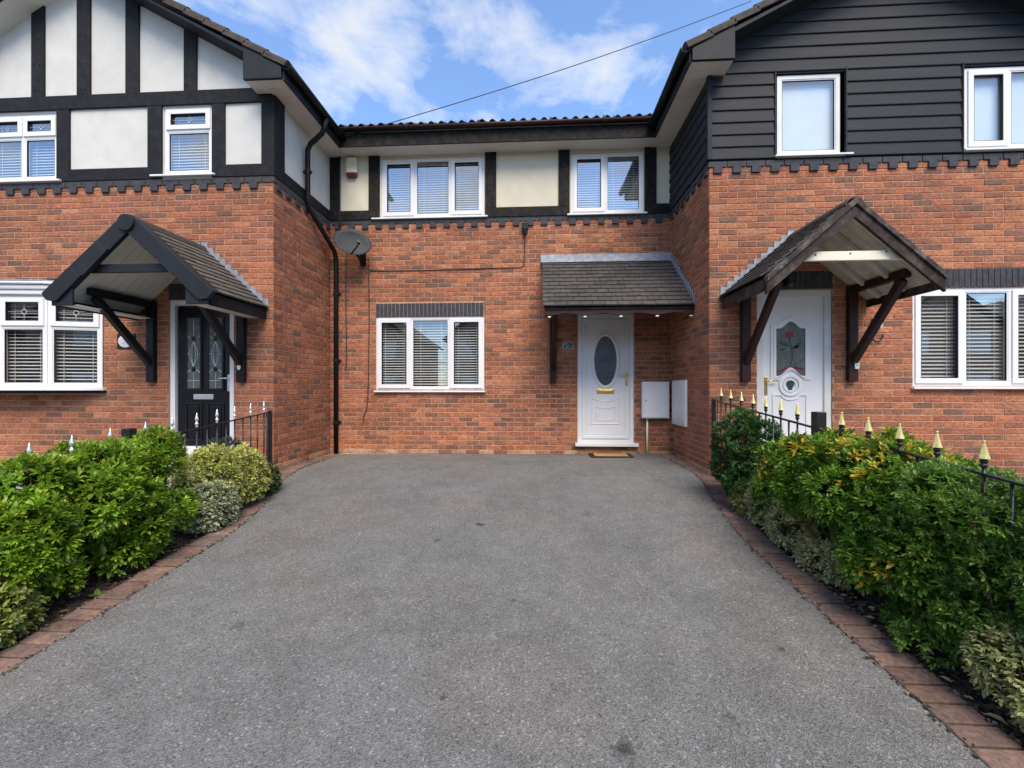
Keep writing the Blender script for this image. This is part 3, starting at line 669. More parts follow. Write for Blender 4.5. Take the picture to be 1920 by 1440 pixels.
# black door
dl = MB(); dl.prism([(-4.735, .262), (-3.985, .262), (-3.985, 2.12), (-4.735, 2.12)], F + .04, F + .075); dlo = dl.build('door', 'gloss_black', hl, .003)
door_frame(dlo, -4.822, -3.942, .245, 2.203, F, 'upvc')
bx('doorstep', 'paving', hl, -4.86, -3.9, F - .06, F + .12, -.15, .19, bevel=.006)
for cx in (-4.51, -4.21):
    r_ = MB(); r_.rect_ring(cx - .115, cx + .115, 1.02, 2.0, .03, F + .024, F + .041); r_.build('glass_moulding', 'gloss_black', dlo, .008)
    r_ = MB(); r_.box(cx - .086, cx + .086, F + .032, F + .039, 1.05, 1.97); pn = r_.build('pane', 'bevel_glass', dlo)
    cm_ = MB(); y = F + .030
    for zc in (1.30, 1.70): cm_.prism([(cx - .034, zc), (cx, zc - .04), (cx + .034, zc), (cx, zc + .04)], y - .002, y + .002)
    cm_.build('dark_diamond', 'gloss_black', dlo)
    cm_ = MB()
    for sx in (-1, 1):
        for am in (.026, .055):
            pth = [(cx + sx * am * math.sin(math.pi * t / 12), y - .001, 1.335 + .33 * t / 12) for t in range(13)]; cm_.tube(pth, .004, 5)
        cm_.tube([(cx + sx * .034, y, 1.70), (cx + sx * .086, y, 1.74)], .004, 5); cm_.tube([(cx + sx * .034, y, 1.30), (cx + sx * .086, y, 1.26)], .004, 5)
        cm_.tube([(cx + sx * .055, y, 1.5), (cx + sx * .086, y, 1.5)], .004, 5)
    cm_.tube([(cx, y, 1.74), (cx, y, 1.97)], .004, 5); cm_.tube([(cx, y, 1.26), (cx, y, 1.05)], .004, 5); cm_.tube([(cx - .086, y, 1.15), (cx + .086, y, 1.15)], .004, 5)
    cm_.build('leading', 'lead_came', dlo)
    r_ = MB(); r_.rect_ring(cx - .115, cx + .115, .36, .86, .022, F + .028, F + .041); r_.build('panel_moulding', 'gloss_black', dlo, .007)
    bx('door_panel', 'gloss_black', dlo, cx - .075, cx + .075, F + .030, F + .041, .40, .82, bevel=.012)
bx('letter_plate', 'silver', dlo, -4.51, -4.24, F + .024, F + .041, .905, .972, bevel=.006)
handle(dlo, -4.03, 1.13, F + .038, 'silver', -1)
# ---- right house
XRR, AXR, SLR = 6.45, 4.25, .5
HRd = (2.652, 3.53, -.2, 2.24); HRw = (4.443, 6.12, 1.075, 2.235)
wr = solid(frt, XR, XRR, ZB, 3.80, [HRd, HRw], .12).build('wall', 'mortar', hr)
solid(frs, -B, -(F + .1), ZB, 3.80, [], .12).build('side_wall', 'mortar', wr)
it = []; lay(frt, XR, XRR, -.09, 3.735, [(HRd[0], HRd[1], .3, 2.24), HRw, (4.3, 6.2, 2.23, 2.465), (2.652, 3.53, 2.235, 2.46)], it, .0); lay(frs, -B + .004, -F, -.09, 3.735, [], it, .06); brickwork(wr, it)
dentils(frt, XR - .018, XRR, 3.735, wr); dentils(frs, -B + .03, -F + .01, 3.735, wr)
soldiers(frt, 4.30, 6.2, 2.238, 2.462, wr); soldiers(frt, 2.652, 3.53, 2.242, 2.46, wr)
ur = [(2.893, 3.626, 3.86, 4.83), (5.035, 6.10, 3.865, 4.83)]
uh = [(2.862, 3.665, 3.835, 4.88), (4.993, 6.14, 3.835, 4.88)]
solid(frt, XR, XRR, 3.80, 4.88, uh, .12).build('upper_wall', 'timber_black', hr)
gb = MB(); zg = 5.06 + SLR * (XR - 1.76) - .10; gb.prism([(XR, 4.88), (XRR, 4.88), (XRR, zg), (AXR, zg + SLR * (AXR - XR)), (XR, zg)], F, F + .12); gb.build('gable_wall', 'timber_black', hr)
solid(frs, -B, -(F + .12), 3.80, 4.88, [], .12).build('side_upper_wall', 'timber_black', hr)
def board(fr, u0, u1, z0, zt=None, cut=None):
    h = .148; m = MB(fr.mx); pr = ((-.022, z0 + .0), (-.026, z0 + .006), (-.026, z0 + .012), (-.012, z0 + h - .008), (-.004, z0 + h + .012), (0, z0 + h + .012), (0, z0))
    m.prism(pr, u0, u1, 'x')
    if cut:
        for i, v in enumerate(m.v):
            lo, hi = cut(v[2]); m.v[i] = (max(lo, min(hi, v[0])), v[1], v[2])
    return m.build('cladding_board', 'cladding', hr, .002)
ztop = lambda z: 0
for i in range(17):
    z0 = 3.822 + .148 * i
    if z0 > 6.05: break
    if i < 7:
        for a, b in ((XR + .022, 2.846), (3.681, 4.977), (6.156, XRR)): board(frt, a, b, z0)
    else:
        cut = lambda z: (AXR - max(.05, min(2.16, (5.06 + SLR * (AXR - 1.75) - .14 - z) / SLR)), AXR + max(.05, min(2.2, (5.06 + SLR * (AXR - 1.75) - .14 - z) / SLR)))
        board(frt, XR + .01, XRR, z0, cut=cut)
    if i < 7: board(frs, -B + .01, -F - .012, z0)
for x0, x1, z0, z1 in uh:
    for a, b in ((x0 - .016, x0), (x1, x1 + .016)): bx('window_trim', 'trim_grey', hr, a, b, F - .034, F + .06, 3.825, z1 + .0)
    bx('window_trim', 'trim_grey', hr, x0, x1, F - .01, F + .06, z1 - .04, z1, bevel=.002)
bx('corner_trim', 'trim_grey', hr, XR - .034, XR + .02, F - .036, F + .02, 3.822, 4.845)
ww = window(hr, frt, *ur[0], [(2.893, 3.626, 'f', 0)], sill=(2.845, 3.739), blind=('roll',), glass='glass', frame_m='upvc_old')
window(hr, frt, *ur[1], [(5.035, 5.525, 'c', 0), (5.525, 6.10, 'f', 0)], sill=(4.99, 6.15), blind=('roll',), glass='glass')
window(hr, frt, *HRw, [(4.443, 5.025, 'c', 0), (5.025, 5.55, 'f', 0), (5.55, 6.12, 'c', 0)], sill=(4.42, 6.15), blind=('slat', .045, .7), glass='glass_up')
# right door: arched rose light, round light below it
y = F + .04
def fanlight(cx, hw, z0, z1, n=24):
    top = []
    for i in range(n + 1):
        t = 1 - 2 * i / n; q = abs(t); rise = .5 + .5 * math.cos(math.pi * min(1, q / .78)) ; top.append((cx + hw * t, z1 + .085 * rise))
    bot = []
    for i in range(n + 1):
        t = -1 + 2 * i / n; q = abs(t); rise = .5 + .5 * math.cos(math.pi * min(1, q / .85)); bot.append((cx + hw * t, z0 + .10 * rise))
    return bot + top
cx = 3.06
gl = fanlight(cx, .17, 1.20, 1.775)
dr = MB(); dr.box(2.735, 3.45, y, y + .035, .27, 2.158); dro = dr.build('door', 'upvc', hr, .003)
door_frame(dro, 2.656, 3.527, .25, 2.236, F, 'upvc_old', w_=.08)
r_ = MB(); r_.ring(scale_pts(gl, cx, 1.50, 1.38, 1.17), gl, y - .014, y + .002); r_.build('glass_moulding', 'upvc', dro, .006)
r_ = MB(); r_.ring(scale_pts(gl, cx, 1.50, 1.20, 1.09), gl, y - .020, y + .002); r_.build('glass_moulding', 'upvc', dro, .006)
r_ = MB(); r_.prism(gl, y - .006, y - .001); r_.build('pane', 'bevel_glass', dro)
fl_ = MB(); cc = (cx - .01, 1.70)
fl_.prism([(cc[0] + rr * math.cos(R(a)), cc[1] + rr * math.sin(R(a))) for a, rr in ((-90, .055), (-60, .04), (-20, .055), (15, .04), (40, .062), (65, .035), (90, .05), (115, .035), (140, .062), (165, .04), (200, .055), (240, .04))], y - .0085, y - .006)
fl_.prism([(cx - .16, 1.235), (cx - .06, 1.275), (cx + .06, 1.285), (cx + .15, 1.27), (cx + .155, 1.29), (cx + .05, 1.315), (cx - .05, 1.30), (cx - .16, 1.25)], y - .0085, y - .006)
fl_.build('rose', 'rose_red', dro)
st = MB(); st.tube([(cx - .01, y - .007, 1.66), (cx + .01, y - .007, 1.55), (cx + .03, y - .007, 1.45), (cx - .005, y - .007, 1.30)], .006, 6)
for (px_, pz_, a, s_) in ((cx - .07, 1.585, 160, .075), (cx + .05, 1.545, 20, .06), (cx - .09, 1.52, 195, .05), (cx + .085, 1.57, 45, .06)):
    c_, q_ = math.cos(R(a)), math.sin(R(a)); st.prism([(px_ + s_ * (u * c_ - v * q_), pz_ + s_ * (u * q_ + v * c_)) for u, v in ((-.9, 0), (-.3, -.32), (.4, -.28), (1, 0), (.4, .28), (-.3, .32))], y - .008, y - .006)
st.build('rose_stem', 'rose_green', dro)
r_ = MB(); r_.ring(pts_ellipse(cx, 1.085, .135, .135), pts_ellipse(cx, 1.085, .095, .095), y - .018, y + .002); r_.build('roundel', 'upvc', dro, .008)
r_ = MB(); r_.ring(pts_ellipse(cx, 1.085, .085, .085), pts_ellipse(cx, 1.085, .06, .06), y - .012, y + .002); r_.build('roundel', 'upvc', dro, .004)
r_ = MB(); r_.prism(pts_ellipse(cx, 1.10, .046, .046, 18, -50, 230) + [(cx - .022, 1.045), (cx - .028, 1.03), (cx + .028, 1.03), (cx + .022, 1.045)], y - .006, y + .0); r_.build('round_pane', 'rose_green', dro)
lp = [(cx - .21, .40), (cx + .21, .40), (cx + .21, .985), (cx + .14, .985)] + [(cx + .165 * math.cos(R(-a)), 1.085 + .165 * math.sin(R(-a))) for a in range(40, 145, 10)] + [(cx - .14, .985), (cx - .21, .985)]
r_ = MB(); r_.ring(lp, scale_pts(lp, cx, .68, .86, .92), y - .012, y + .002); r_.build('panel_moulding', 'upvc', dro, .006)
handle(dro, 2.775, 1.09, y - .002, 'gold', 1)
bx('doorstep', 'upvc_old', hr, 2.62, 3.57, F - .10, F + .12, -.12, .196, bevel=.008)
# ---- eaves, verges and roofs of the two wings
def wing(house, s, xe, ax, sl, xw, x_far, black, slabel):
    """s=+1: visible slope falls to +x (left house); xe outer eave x, xw wall x"""
    zt0 = 5.06                                # tile top at the eave
    top = lambda x: zt0 + sl * abs(ax - xe) - sl * abs(x - ax)
    yv = F - .30
    far = 2 * ax - xe
    for e, q in ((xe, s), (far, -s)):
        pr = MB(); a, b = (e, ax)
        pr.prism([(e, top(e) - .075), (ax, top(ax) - .075), (ax, top(ax) - .035), (e, top(e) - .035)], yv + .02, 12.5); rf = pr.build('roof', 'roof_tile', house)
        # barge board
        bb = MB(); xi = e - q * .50
        bb.prism([(xi, top(xi) - .165), (ax, top(ax) - .165), (ax, top(ax) - .078), (e - q * .02, top(e) - .09), (xi, top(xi) - .085)] if True else [], yv, yv + .028); bb.build('barge_board', black, house, .004)
        be = MB(); be.prism([(xi, 4.83), (e - q * .02, 4.83), (e - q * .02, top(e) - .09), (xi, top(xi) - .095)], yv - .012, yv + .027); be.build('box_end', black, house, .005)
        # soffit of the verge and of the side eave
        so = MB(); so.prism([(xi, top(xi) - .162), (ax, top(ax) - .162), (ax, top(ax) - .15), (xi, top(xi) - .15)], yv + .03, F - .001); so.build('verge_soffit', black if q == s or s < 0 else 'soffit', house)  # right house: dark soffit colour stands in for the shadow under its verges
        n = 12 if q == s else 1; yy = yv + .03; st = (B + .0 - yy) / n
        for i in range(n):
            bx('soffit_board', 'soffit', house, min(e - q * .022, xw if q == s else x_far), max(e - q * .022, xw if q == s else x_far), yy + i * st + .002, yy + (i + 1) * st - .002, 4.838, 4.848, bevel=.002)
        if q == s:
            bx('soffit_board', 'soffit', house, min(xi, xw), max(xi, xw), yv + .031, F - .03, 4.8385, 4.8485, bevel=.002)
            bx('fascia_board', black, house, min(e, e - q * .022), max(e, e - q * .022), yv + .03, B - .30, 4.83, 5.0)
            gutter(house, (e + q * .058, yv - .01, 4.985), (e + q * .058, B - .33, 4.985), .056)
            yk = yv + .14
            while yk < 9:
                for row in range(1):
                    place('roof_tile', PT, 'roof_tile', rf, (e + q * .04, yk, top(e) - .055 + rnd.uniform(-.003, .003)), (0, q, 0), (-q, 0, sl))
                yk += .157
        # verge tiles: rounded pieces stepping up the slope
        ln = math.hypot(ax - e, top(ax) - top(e)); d = Vector((-q, 0, sl)).normalized(); nz = Vector((q * sl, 0, 1)).normalized()
        k = -.03
        while k < ln - .05:
            o = Vector((e, yv - .03, top(e) - .085)) + d * k
            t = MB(); prof = [(0, -.012), (0, .05)] + [(.055 - .055 * math.cos(R(a)), .05 + .032 * math.sin(R(a))) for a in range(20, 100, 20)] + [(.15, .078), (.30, .045), (.30, .0), (.02, .0), (.02, -.012)]
            vs_ = []
            for end, lift in ((0, .018), (.315, .0)):
                for yy_, h in prof: vs_.append(o + Vector((0, yy_, 0)) + d * end + nz * (h + lift))
            n_ = len(prof)
            t.add(vs_, [tuple(range(n_))[::-1], tuple(range(n_, 2 * n_))] + [(i, (i + 1) % n_, (i + 1) % n_ + n_, i + n_) for i in range(n_)])
            t.build('verge_tile', 'roof_tile', rf, .006)
            k += .29
    rg = MB(); rg.tube([(ax, yv - .03, top(ax) - .05), (ax, 12.4, top(ax) - .05)], .11, 14); rg.build('ridge', 'roof_tile', house)
    # far outer wall closes the volume
    ow = MB(); ow.box(min(x_far, x_far + (-.12 if s > 0 else .12)), max(x_far, x_far + (-.12 if s > 0 else .12)), F + .13, 12, ZB, 4.83); ow.build('outer_wall', 'mortar', house)
wing(hl, 1, -3.10, AXL, SLL, XL, XLL, 'trim_grey', '')
wing(hr, -1, 1.76, AXR, SLR, XR, XRR, 'trim_grey', '')
bw = MB(); bw.box(XLL, XRR, 12.01, 12.2, ZB, 5.0); bw.build('back_wall', 'mortar', hm)
# downpipe from the left wing's gutter, across to the corner
dp = MB(); dp.tube([(-3.042, 6.12, 4.93), (-3.06, 6.12, 4.80), (-3.10, 6.13, 4.72), (-3.30, 6.18, 4.60), (-3.345, 6.19, 4.52), (-3.345, 6.19, 3.80), (-3.345, 6.22, 3.70), (-3.29, 6.90, 3.28), (-3.285, 6.955, 3.18), (-3.285, 6.96, 3.05), (-3.285, 6.96, -.01)], .036, 14); dpo = dp.build('downpipe', 'plastic_black', hl, 0, True)
for z in (4.2, 2.6, 1.5, .5):
    x_, y_ = (-3.345, 6.19) if z > 3.7 else (-3.285, 6.96)
    c = MB(); c.lathe([(.043, z - .03), (.043, z + .03)], x_, y_, 16); c.build('pipe_collar', 'plastic_black', dpo)
    c = MB(); c.box(x_ - .06, x_ + .06, y_ + (.03 if z < 3.7 else -.02), y_ + (.058 if z < 3.7 else .02), z - .015, z + .015); c.build('pipe_bracket', 'plastic_black', dpo)
th_ = MB(); th_.tube([(-3.23, B - .045, 4.84), (-3.23, B - .045, 3.70)], .014, 8); th_.build('vent_pipe', 'plastic_black', hm)

# ------------------------------------------------------------------ porch canopies
def bracket(par, x, yw, yf, zt, zb, m, wd=.105):
    bx('bracket_post', m, par, x - wd / 2, x + wd / 2, yw - .07, yw - .009, zb, zt - .0, bevel=.008)
    bx('bracket_arm', m, par, x - wd * .36, x + wd * .36, yf, yw - .071, zt - .09, zt - .005, bevel=.006)
    s_ = MB(); s_.beam((x, yw - .06, zb + .24), (x, yf + .06, zt - .10), wd * .62, .085); s_.build('bracket_strut', m, par, .006)
def gable_canopy(house, ax, half, zr, ze, yf, yw, pal, barge_m, fascia_m, br_m, collar_m, style, bxs):
    sl = (zr - ze) / half; Ln = math.hypot(half, zr - ze)
    dk = MB(); dk.prism([(ax - half + .02, ze - .02), (ax, zr - .02), (ax + half - .02, ze - .02), (ax + half - .02, ze - .045), (ax, zr - .045), (ax - half + .02, ze - .045)], yf + .035, yw - .002)
    can = dk.build('canopy', 'timber_dark', house)
    for q in (-1, 1):
        ex = Vector((0, q, 0)); up = Vector((-q * half, 0, zr - ze)).normalized()
        O = Vector((ax + q * half, yf + .03 if q > 0 else yw - .012, ze - .018))
        tile_slope(can, O, ex, up, yw - .012 - (yf + .03), Ln - .03, .165, 12, pal)
        e = ax + q * half
        bb = MB()
        if style == 'capped':
            bb.prism([(e - q * .03, ze - .15), (ax, zr - .15), (ax, zr - .045), (e - q * .03, ze - .045)], yf + .03, yf + .06); bb.build('barge_board', barge_m, can, .004)
            nrm = Vector((q * (zr - ze), 0, half)).normalized(); cl = Ln / 3.0
            for i in range(3):
                c0 = Vector((e + q * .02, 0, ze - .03)) + up * (i * cl - .02); c1 = c0 + up * (cl + .03); lift = .014
                cp = MB(); prof = []
                a_, b_ = c0 + nrm * (lift + .03), c1 + nrm * (.012 + .03); lo = -.135
                pts = [c0 + nrm * lo * .8 + up * .03, c0 + nrm * lo + up * .07, c1 + nrm * (lo + .012), b_, a_, c0 + nrm * (lift + .0) - up * .012, c0 + nrm * (lo * .4) - up * .012]
                cp.prism([(p.x, p.z) for p in pts], yf - .015 - .004 * (2 - i), yf + .03)
                top = [a_, b_, b_ - nrm * .012, a_ - nrm * .012]; cp.prism([(p.x, p.z) for p in top], yf + .03, yf + .10)
                cp.build('verge_cap', barge_m, can, .006)
        else:
            up0 = Vector((-q * half, 0, zr - ze)).normalized(); nrm = Vector((q * (zr - ze), 0, half)).normalized()
            p0 = Vector((e - q * .03, 0, ze - .02)); p1 = Vector((ax, 0, zr - .02))
            ny = 14; mb = MB(); poly = []
            for i in range(ny + 1): pp = p0.lerp(p1, i / ny) - Vector((0, 0, .045 + rnd.uniform(0, .006))); poly.append((pp.x, pp.z))
            for i in range(ny, -1, -1): pp = p0.lerp(p1, i / ny) - Vector((0, 0, .165 + rnd.uniform(0, .004))); poly.append((pp.x, pp.z))
            mb.prism(poly, yf, yf + .035); mb.build('barge_board', barge_m, can, .003)
            mb = MB(); poly = []
            for i in range(ny + 1): pp = p0.lerp(p1, i / ny) + Vector((0, 0, .012 + rnd.uniform(0, .012))); poly.append((pp.x, pp.z))
            for i in range(ny, -1, -1): pp = p0.lerp(p1, i / ny) - Vector((0, 0, .044)); poly.append((pp.x, pp.z))
            mb.prism(poly, yf - .02, yf + .05); mb.build('verge_strip', 'wood_worn', can, .003)
        # eave fascia and boarded ceiling
        bx('fascia_board', fascia_m, can, e - q * .03 - .012, e - q * .03 + .012, yf + .06, yw - .012, ze - .15, ze - .035)
        nb = 9; wdt = (yw - .012 - (yf + .065)) / nb
        for i in range(nb):
            sb = MB(); y0 = yf + .065 + i * wdt; e2 = e - q * .045
            sb.prism([(e2, ze - .062 + .045 * sl - .03), (ax, zr - .062 - .03), (ax, zr - .074 - .03), (e2, ze - .074 + .045 * sl - .03)], y0 + .002, y0 + wdt - .002); sb.build('ceiling_board', 'soffit' if style == 'capped' else 'soffit_old', can, .002)
        if style == 'capped':
            bx('eave_box', barge_m, can, min(e - q * .02, e - q * .26), max(e - q * .02, e - q * .26), yf + .005, yf + .029, ze - .145, ze + .06, bevel=.004)
            bx('eave_soffit', 'soffit', can, min(e - q * .045, e - q * .26), max(e - q * .045, e - q * .26), yf + .062, yw - .013, ze - .135, ze - .125, bevel=.002)
        # stepped lead flashing on the wall
        ns = 11
        for i in range(ns):
            t = (i + .0) / ns; x = e + (ax - e) * t; z = ze + (zr - ze) * t; dx = (ax - e) / ns; dz = (zr - ze) / ns
            fs_ = MB(); fs_.prism([(x - .25 * dx, z - .02), (x + dx * 1.1, z + dz - .02), (x + dx * 1.1, z + dz + .045), (x - .0 * dx, z + dz + .045)][::1 if q < 0 else -1], yw - .02 - .0015 * (i % 2), yw - .009); fs_.build('flashing_step', 'lead', can, .002)
    if style == 'capped':
        rc = MB(); rc.tube([(ax, yf - .04, zr - .085), (ax, yf + .035, zr - .085)], .092, 20); rc.build('ridge_cap', barge_m, can, .008)
    n = 3
    for i in range(n):
        y0 = yf + .0 + (yw - .012 - yf) * i / n; y1 = yf + (yw - .012 - yf) * (i + 1) / n
        rt = MB(); k = 12; pts = [(ax + .10 * math.cos(R(a)), zr - .088 + .10 * math.sin(R(a))) for a in np.linspace(10, 170, k)]; pts += [(ax + .085 * math.cos(R(a)), zr - .088 + .085 * math.sin(R(a))) for a in np.linspace(170, 10, k)]
        rt.prism(pts, y0 + .002, y1 - .003); rt.build('ridge_tile', 'roof_tile', can, .003)
    zc = zr - .545; hw = half * .545 / (zr - ze) - .10
    bx('collar_beam', collar_m, can, ax - hw, ax + hw, yf + .064, yf + .10, zc - .045, zc + .045, bevel=.003)
    for x in bxs: bracket(can, x, yw, yf + .20, ze + .10, 1.13, br_m)
    return can
cl_ = gable_canopy(hl, -4.375, .90, 2.90, 2.09, 4.43, F, 'brown', 'trim_grey', 'timber_black', 'plastic_black', 'trim_grey', 'capped', (-5.03, -3.81))
cr_ = gable_canopy(hr, 3.085, .865, 2.905, 2.165, 4.44, F, 'dark', 'wood_bare', 'wood_bare', 'wood_brown', 'wood_pale', 'worn', (2.50, 3.73))
for x in (2.75, 3.08, 3.42):
    nl = MB(); nl.tube([(x, 4.503, 2.365 + (x * 7 % 1) * .03), (x, 4.499, 2.365 + (x * 7 % 1) * .03)], .008, 8); nl.build('nail_head', 'wood_brown', cr_)
for q in (-1, 1):        # two rafters on the underside of the right canopy
    for yy in (4.86, 5.2):
        rf = MB(); rf.beam((3.085 + q * .79, yy, 2.09), (3.085, yy, 2.767), .05, .045); rf.build('rafter', 'soffit_old', cr_, .003)
# lean-to canopy of the middle house
ye, yt, zE, zT = 5.92, B - .012, 2.165, 3.075
dk = MB(); dk.prism([(ye + .02, zE - .02), (yt, zT - .02), (yt, zT - .05), (ye + .02, zE - .05)], .09, XR - .008, 'x'); cmn = dk.build('canopy', 'timber_dark', hm)
tile_slope(cmn, (.07, ye, zE - .018), (1, 0, 0), (0, yt - ye, zT - zE), XR - .012 - .07, math.hypot(yt - ye, zT - zE) - .02, .165, 12, 'grey')
for i in range(4):
    x0 = .05 + i * .507; fs_ = MB(); fs_.prism([(yt - .09, zT - .045), (yt - .095, zT - .035), (yt - .02, zT + .03), (yt - .012, zT + .105), (yt + .002, zT + .105), (yt + .002, zT + .0)], x0, x0 + .512 - (.004 if i % 2 else 0), 'x'); fs_.build('flashing_sheet', 'lead', cmn, .002)
ns = 14
for i in range(ns):
    t = i / ns; y0 = ye + (yt - ye) * t; z0 = zE + (zT - zE) * t; dy = (yt - ye) / ns; dz = (zT - zE) / ns
    fs_ = MB(); fs_.prism([(y0 - .02, z0 - .01), (y0 + dy, z0 + dz - .01), (y0 + dy, z0 + dz + .085), (y0 + .01, z0 + dz + .085)], XR - .018 - .0015 * (i % 2), XR - .0095, 'x'); fs_.build('flashing_step', 'lead', cmn, .002)
sc_pts = [(.105, zE - .035), (2.07, zE - .035)]; nsc = 48; low = []
for i in range(nsc + 1):
    x = 2.07 - (2.07 - .105) * i / nsc; ph = ((x - .16) / .48) % 1; low.append((x, zE - .10 - .035 * (abs(ph - .5) * 2) ** 1.4 - .0))
scf = MB(); scf.prism([(.105, zE - .035)] + low[::-1] + [(2.07, zE - .035)], ye + .035, ye + .058); scf.build('fascia_board', 'wood_brown', cmn, .003)
for i in range(5):
    x = min(.16 + .48 * i, 2.045)
    if True: bx('eave_light', 'upvc', cmn, x - .02, x + .02, ye + .03, ye + .062, zE - .155, zE - .139, bevel=.003)
sd_ = MB(); sd_.prism([(ye + .06, zE - .15), (yt, zT - .17), (yt, zT - .05), (ye + .06, zE - .04)], .105, .127, 'x'); sd_.build('side_board', 'timber_dark', cmn, .003)
cb = MB(); cb.prism([(ye + .06, zE - .06), (yt, zT - .06), (yt, zT - .07), (ye + .06, zE - .07)], .13, XR - .012, 'x'); cb.build('ceiling', 'timber_dark', cmn)
bracket(cmn, .245, B, ye + .12, zE + .02, 1.135, 'wood_brown')
bx('wall_plate', 'timber_dark', cmn, .13, XR - .012, ye + .075, ye + .13, zE - .09, zE - .05)

# ------------------------------------------------------------------ wall fixtures
# satellite dish
t = thing('satellite_dish', 'dark grey oval satellite dish on the brick wall beside the downpipe', 'satellite dish', (-2.93, B, 3.2))
ds = MB(); n, mrad = 28, 5; cen = Vector((-2.905, 6.72, 3.325)); nrm = Vector((.38, -.88, .28)).normalized(); ux = nrm.cross(Vector((0, 0, 1))).normalized(); uy = ux.cross(nrm)
ux, uy = (ux * .97 + uy * .25).normalized(), (uy * .97 - ux * .25).normalized()
vs_ = []
for side in (0, 1):
    for i in range(mrad + 1):
        rr = i / mrad
        for k in range(n):
            a = 2 * math.pi * k / n; p = cen + ux * (.285 * rr * math.cos(a)) + uy * (.225 * rr * math.sin(a)) + nrm * (.055 * rr * rr - side * .008); vs_.append(p)
fs_ = []
for side in (0, 1):
    o_ = side * (mrad + 1) * n
    for i in range(mrad):
        for k in range(n): fs_.append((o_ + i * n + k, o_ + i * n + (k + 1) % n, o_ + (i + 1) * n + (k + 1) % n, o_ + (i + 1) * n + k))
for k in range(n): fs_.append((mrad * n + k, mrad * n + (k + 1) % n, (mrad + 1) * n + mrad * n + (k + 1) % n, (mrad + 1) * n + mrad * n + k))
ds.add(vs_, fs_); ds.build('reflector', 'dish', t, 0, True)
ar = MB(); e = cen - uy * .20 - ux * .03; tip = cen + nrm * .30 - uy * .16 - ux * .12
ar.tube([e + nrm * .02, tip - uy * .06], .013, 8); ar.tube([tip - uy * .06, tip + uy * .02], .013, 8); ar.build('feed_arm', 'plastic_black', t, 0, True)
lb = MB(); lb.tube([tip + uy * .03 + nrm * .02, tip + uy * .02 - nrm * .05], [.028, .022], 12); lb.build('receiver', 'plastic_black', t)
bk = MB(); bk.beam((-2.85, B - .008, 3.05), (-2.85, B - .03, 3.30), .09, .04); bk.tube([(-2.85, B - .02, 3.12), (-2.86, 6.84, 3.15), cen - nrm * .02 - uy * .05], .02, 8); bk.build('wall_bracket', 'plastic_black', t)
# alarm box
t = thing('alarm_box', 'cream burglar alarm box with a dark red base on the cream panel', 'alarm box', (-3.03, B, 4.5))
a_ = MB(); a_.prism([(-3.125, 4.56), (-2.935, 4.56), (-2.945, 4.82), (-3.115, 4.82)], B - .075, B - .002); a_.build('cover', 'cream_plastic', t, .018)
a_ = MB(); a_.prism([(-3.12, 4.558), (-2.94, 4.558), (-2.95, 4.515), (-2.985, 4.495), (-3.07, 4.495), (-3.105, 4.51)], B - .072, B - .004); a_.build('strobe_lens', 'red_lens', t, .012)
# cables and junction box
t = thing('junction_box', 'small black cable junction box under the dentil course', 'junction box', (-.20, B, 3.55))
bx('housing', 'plastic_black', t, -.255, -.145, B - .075, B - .032, 3.58, 3.69, bevel=.008); cb_ = MB(); cb_.lathe([(.03, 3.50), (.04, 3.58)], -.2, B - .055, 12); cb_.build('gland', 'plastic_black', t)
bx('back_plate', 'plastic_black', t, -.235, -.165, B - .034, B - .007, 3.56, 3.66, bevel=.004)
yq = B - .014
c = MB(); c.tube([(-.2, B - .05, 3.52), (-.205, yq, 3.4), (-.212, yq, 3.08), (-.225, yq, 3.02), (-.27, yq, 2.99), (-.6, yq, 2.985), (-1.2, yq, 2.975), (-1.9, yq, 2.965), (-2.5, yq, 2.97), (-2.735, yq, 2.975)], .007, 6)
tag(c.build('wall_cable', 'wire', None, 0, True), 'thin brown cable running level across the brick from junction box to dish', 'cable')
c = MB(); c.tube([(-2.75, yq, 3.20), (-2.755, yq, 2.9), (-2.75, yq, 2.2), (-2.762, yq, 1.2), (-2.775, yq, .85), (-2.80, yq, .68), (-2.845, yq - .005, .585), (-2.84, yq - .01, .52)], .008, 6)
tag(c.build('wall_cable', 'wire', None, 0, True), 'dark cable hanging down from the dish, its loose end below the window', 'cable')
c = MB(); c.tube([(-3.135, yq, 3.25), (-3.14, yq, 2.5), (-3.13, yq, 1.6), (-3.14, yq, 1.35)], .007, 6)
tag(c.build('wall_cable', 'wire', None, 0, True), 'short dark cable running down right beside the black downpipe', 'cable')
# number plaque
t = thing('number_plaque', 'small black house number plaque with white edge beside the white door', 'plaque', (.494, B, 1.67))
pq = [(.405, 1.672), (.583, 1.672), (.583, 1.745), (.56, 1.757), (.494, 1.795), (.428, 1.757), (.405, 1.745)]
p_ = MB(); p_.prism(pq, B - .02, B - .008); p_.build('plate', 'white_paint', t, .003)
p_ = MB(); p_.prism(scale_pts(pq, .494, 1.724, .88, .84), B - .023, B - .019); p_.build('face', 'gloss_black', t)
def text(s_, x, z, y, size, m, parent, name):
    cu = bpy.data.curves.new(name, 'FONT'); cu.body = s_; cu.size = size; cu.align_x = 'CENTER'; cu.align_y = 'CENTER'; cu.extrude = .001
    o = bpy.data.objects.new(name, cu); COL.objects.link(o)
    dg = bpy.context.evaluated_depsgraph_get(); me = bpy.data.meshes.new_from_object(o.evaluated_get(dg)); bpy.data.objects.remove(o)
    me.transform(Matrix.Translation((x, y, z)) @ Matrix.Rotation(R(90), 4, 'X')); me.materials.clear()
    return put(name, me, m, parent)
text('21', .480, 1.716, B - .0255, .076, 'white_paint', t, 'digits')
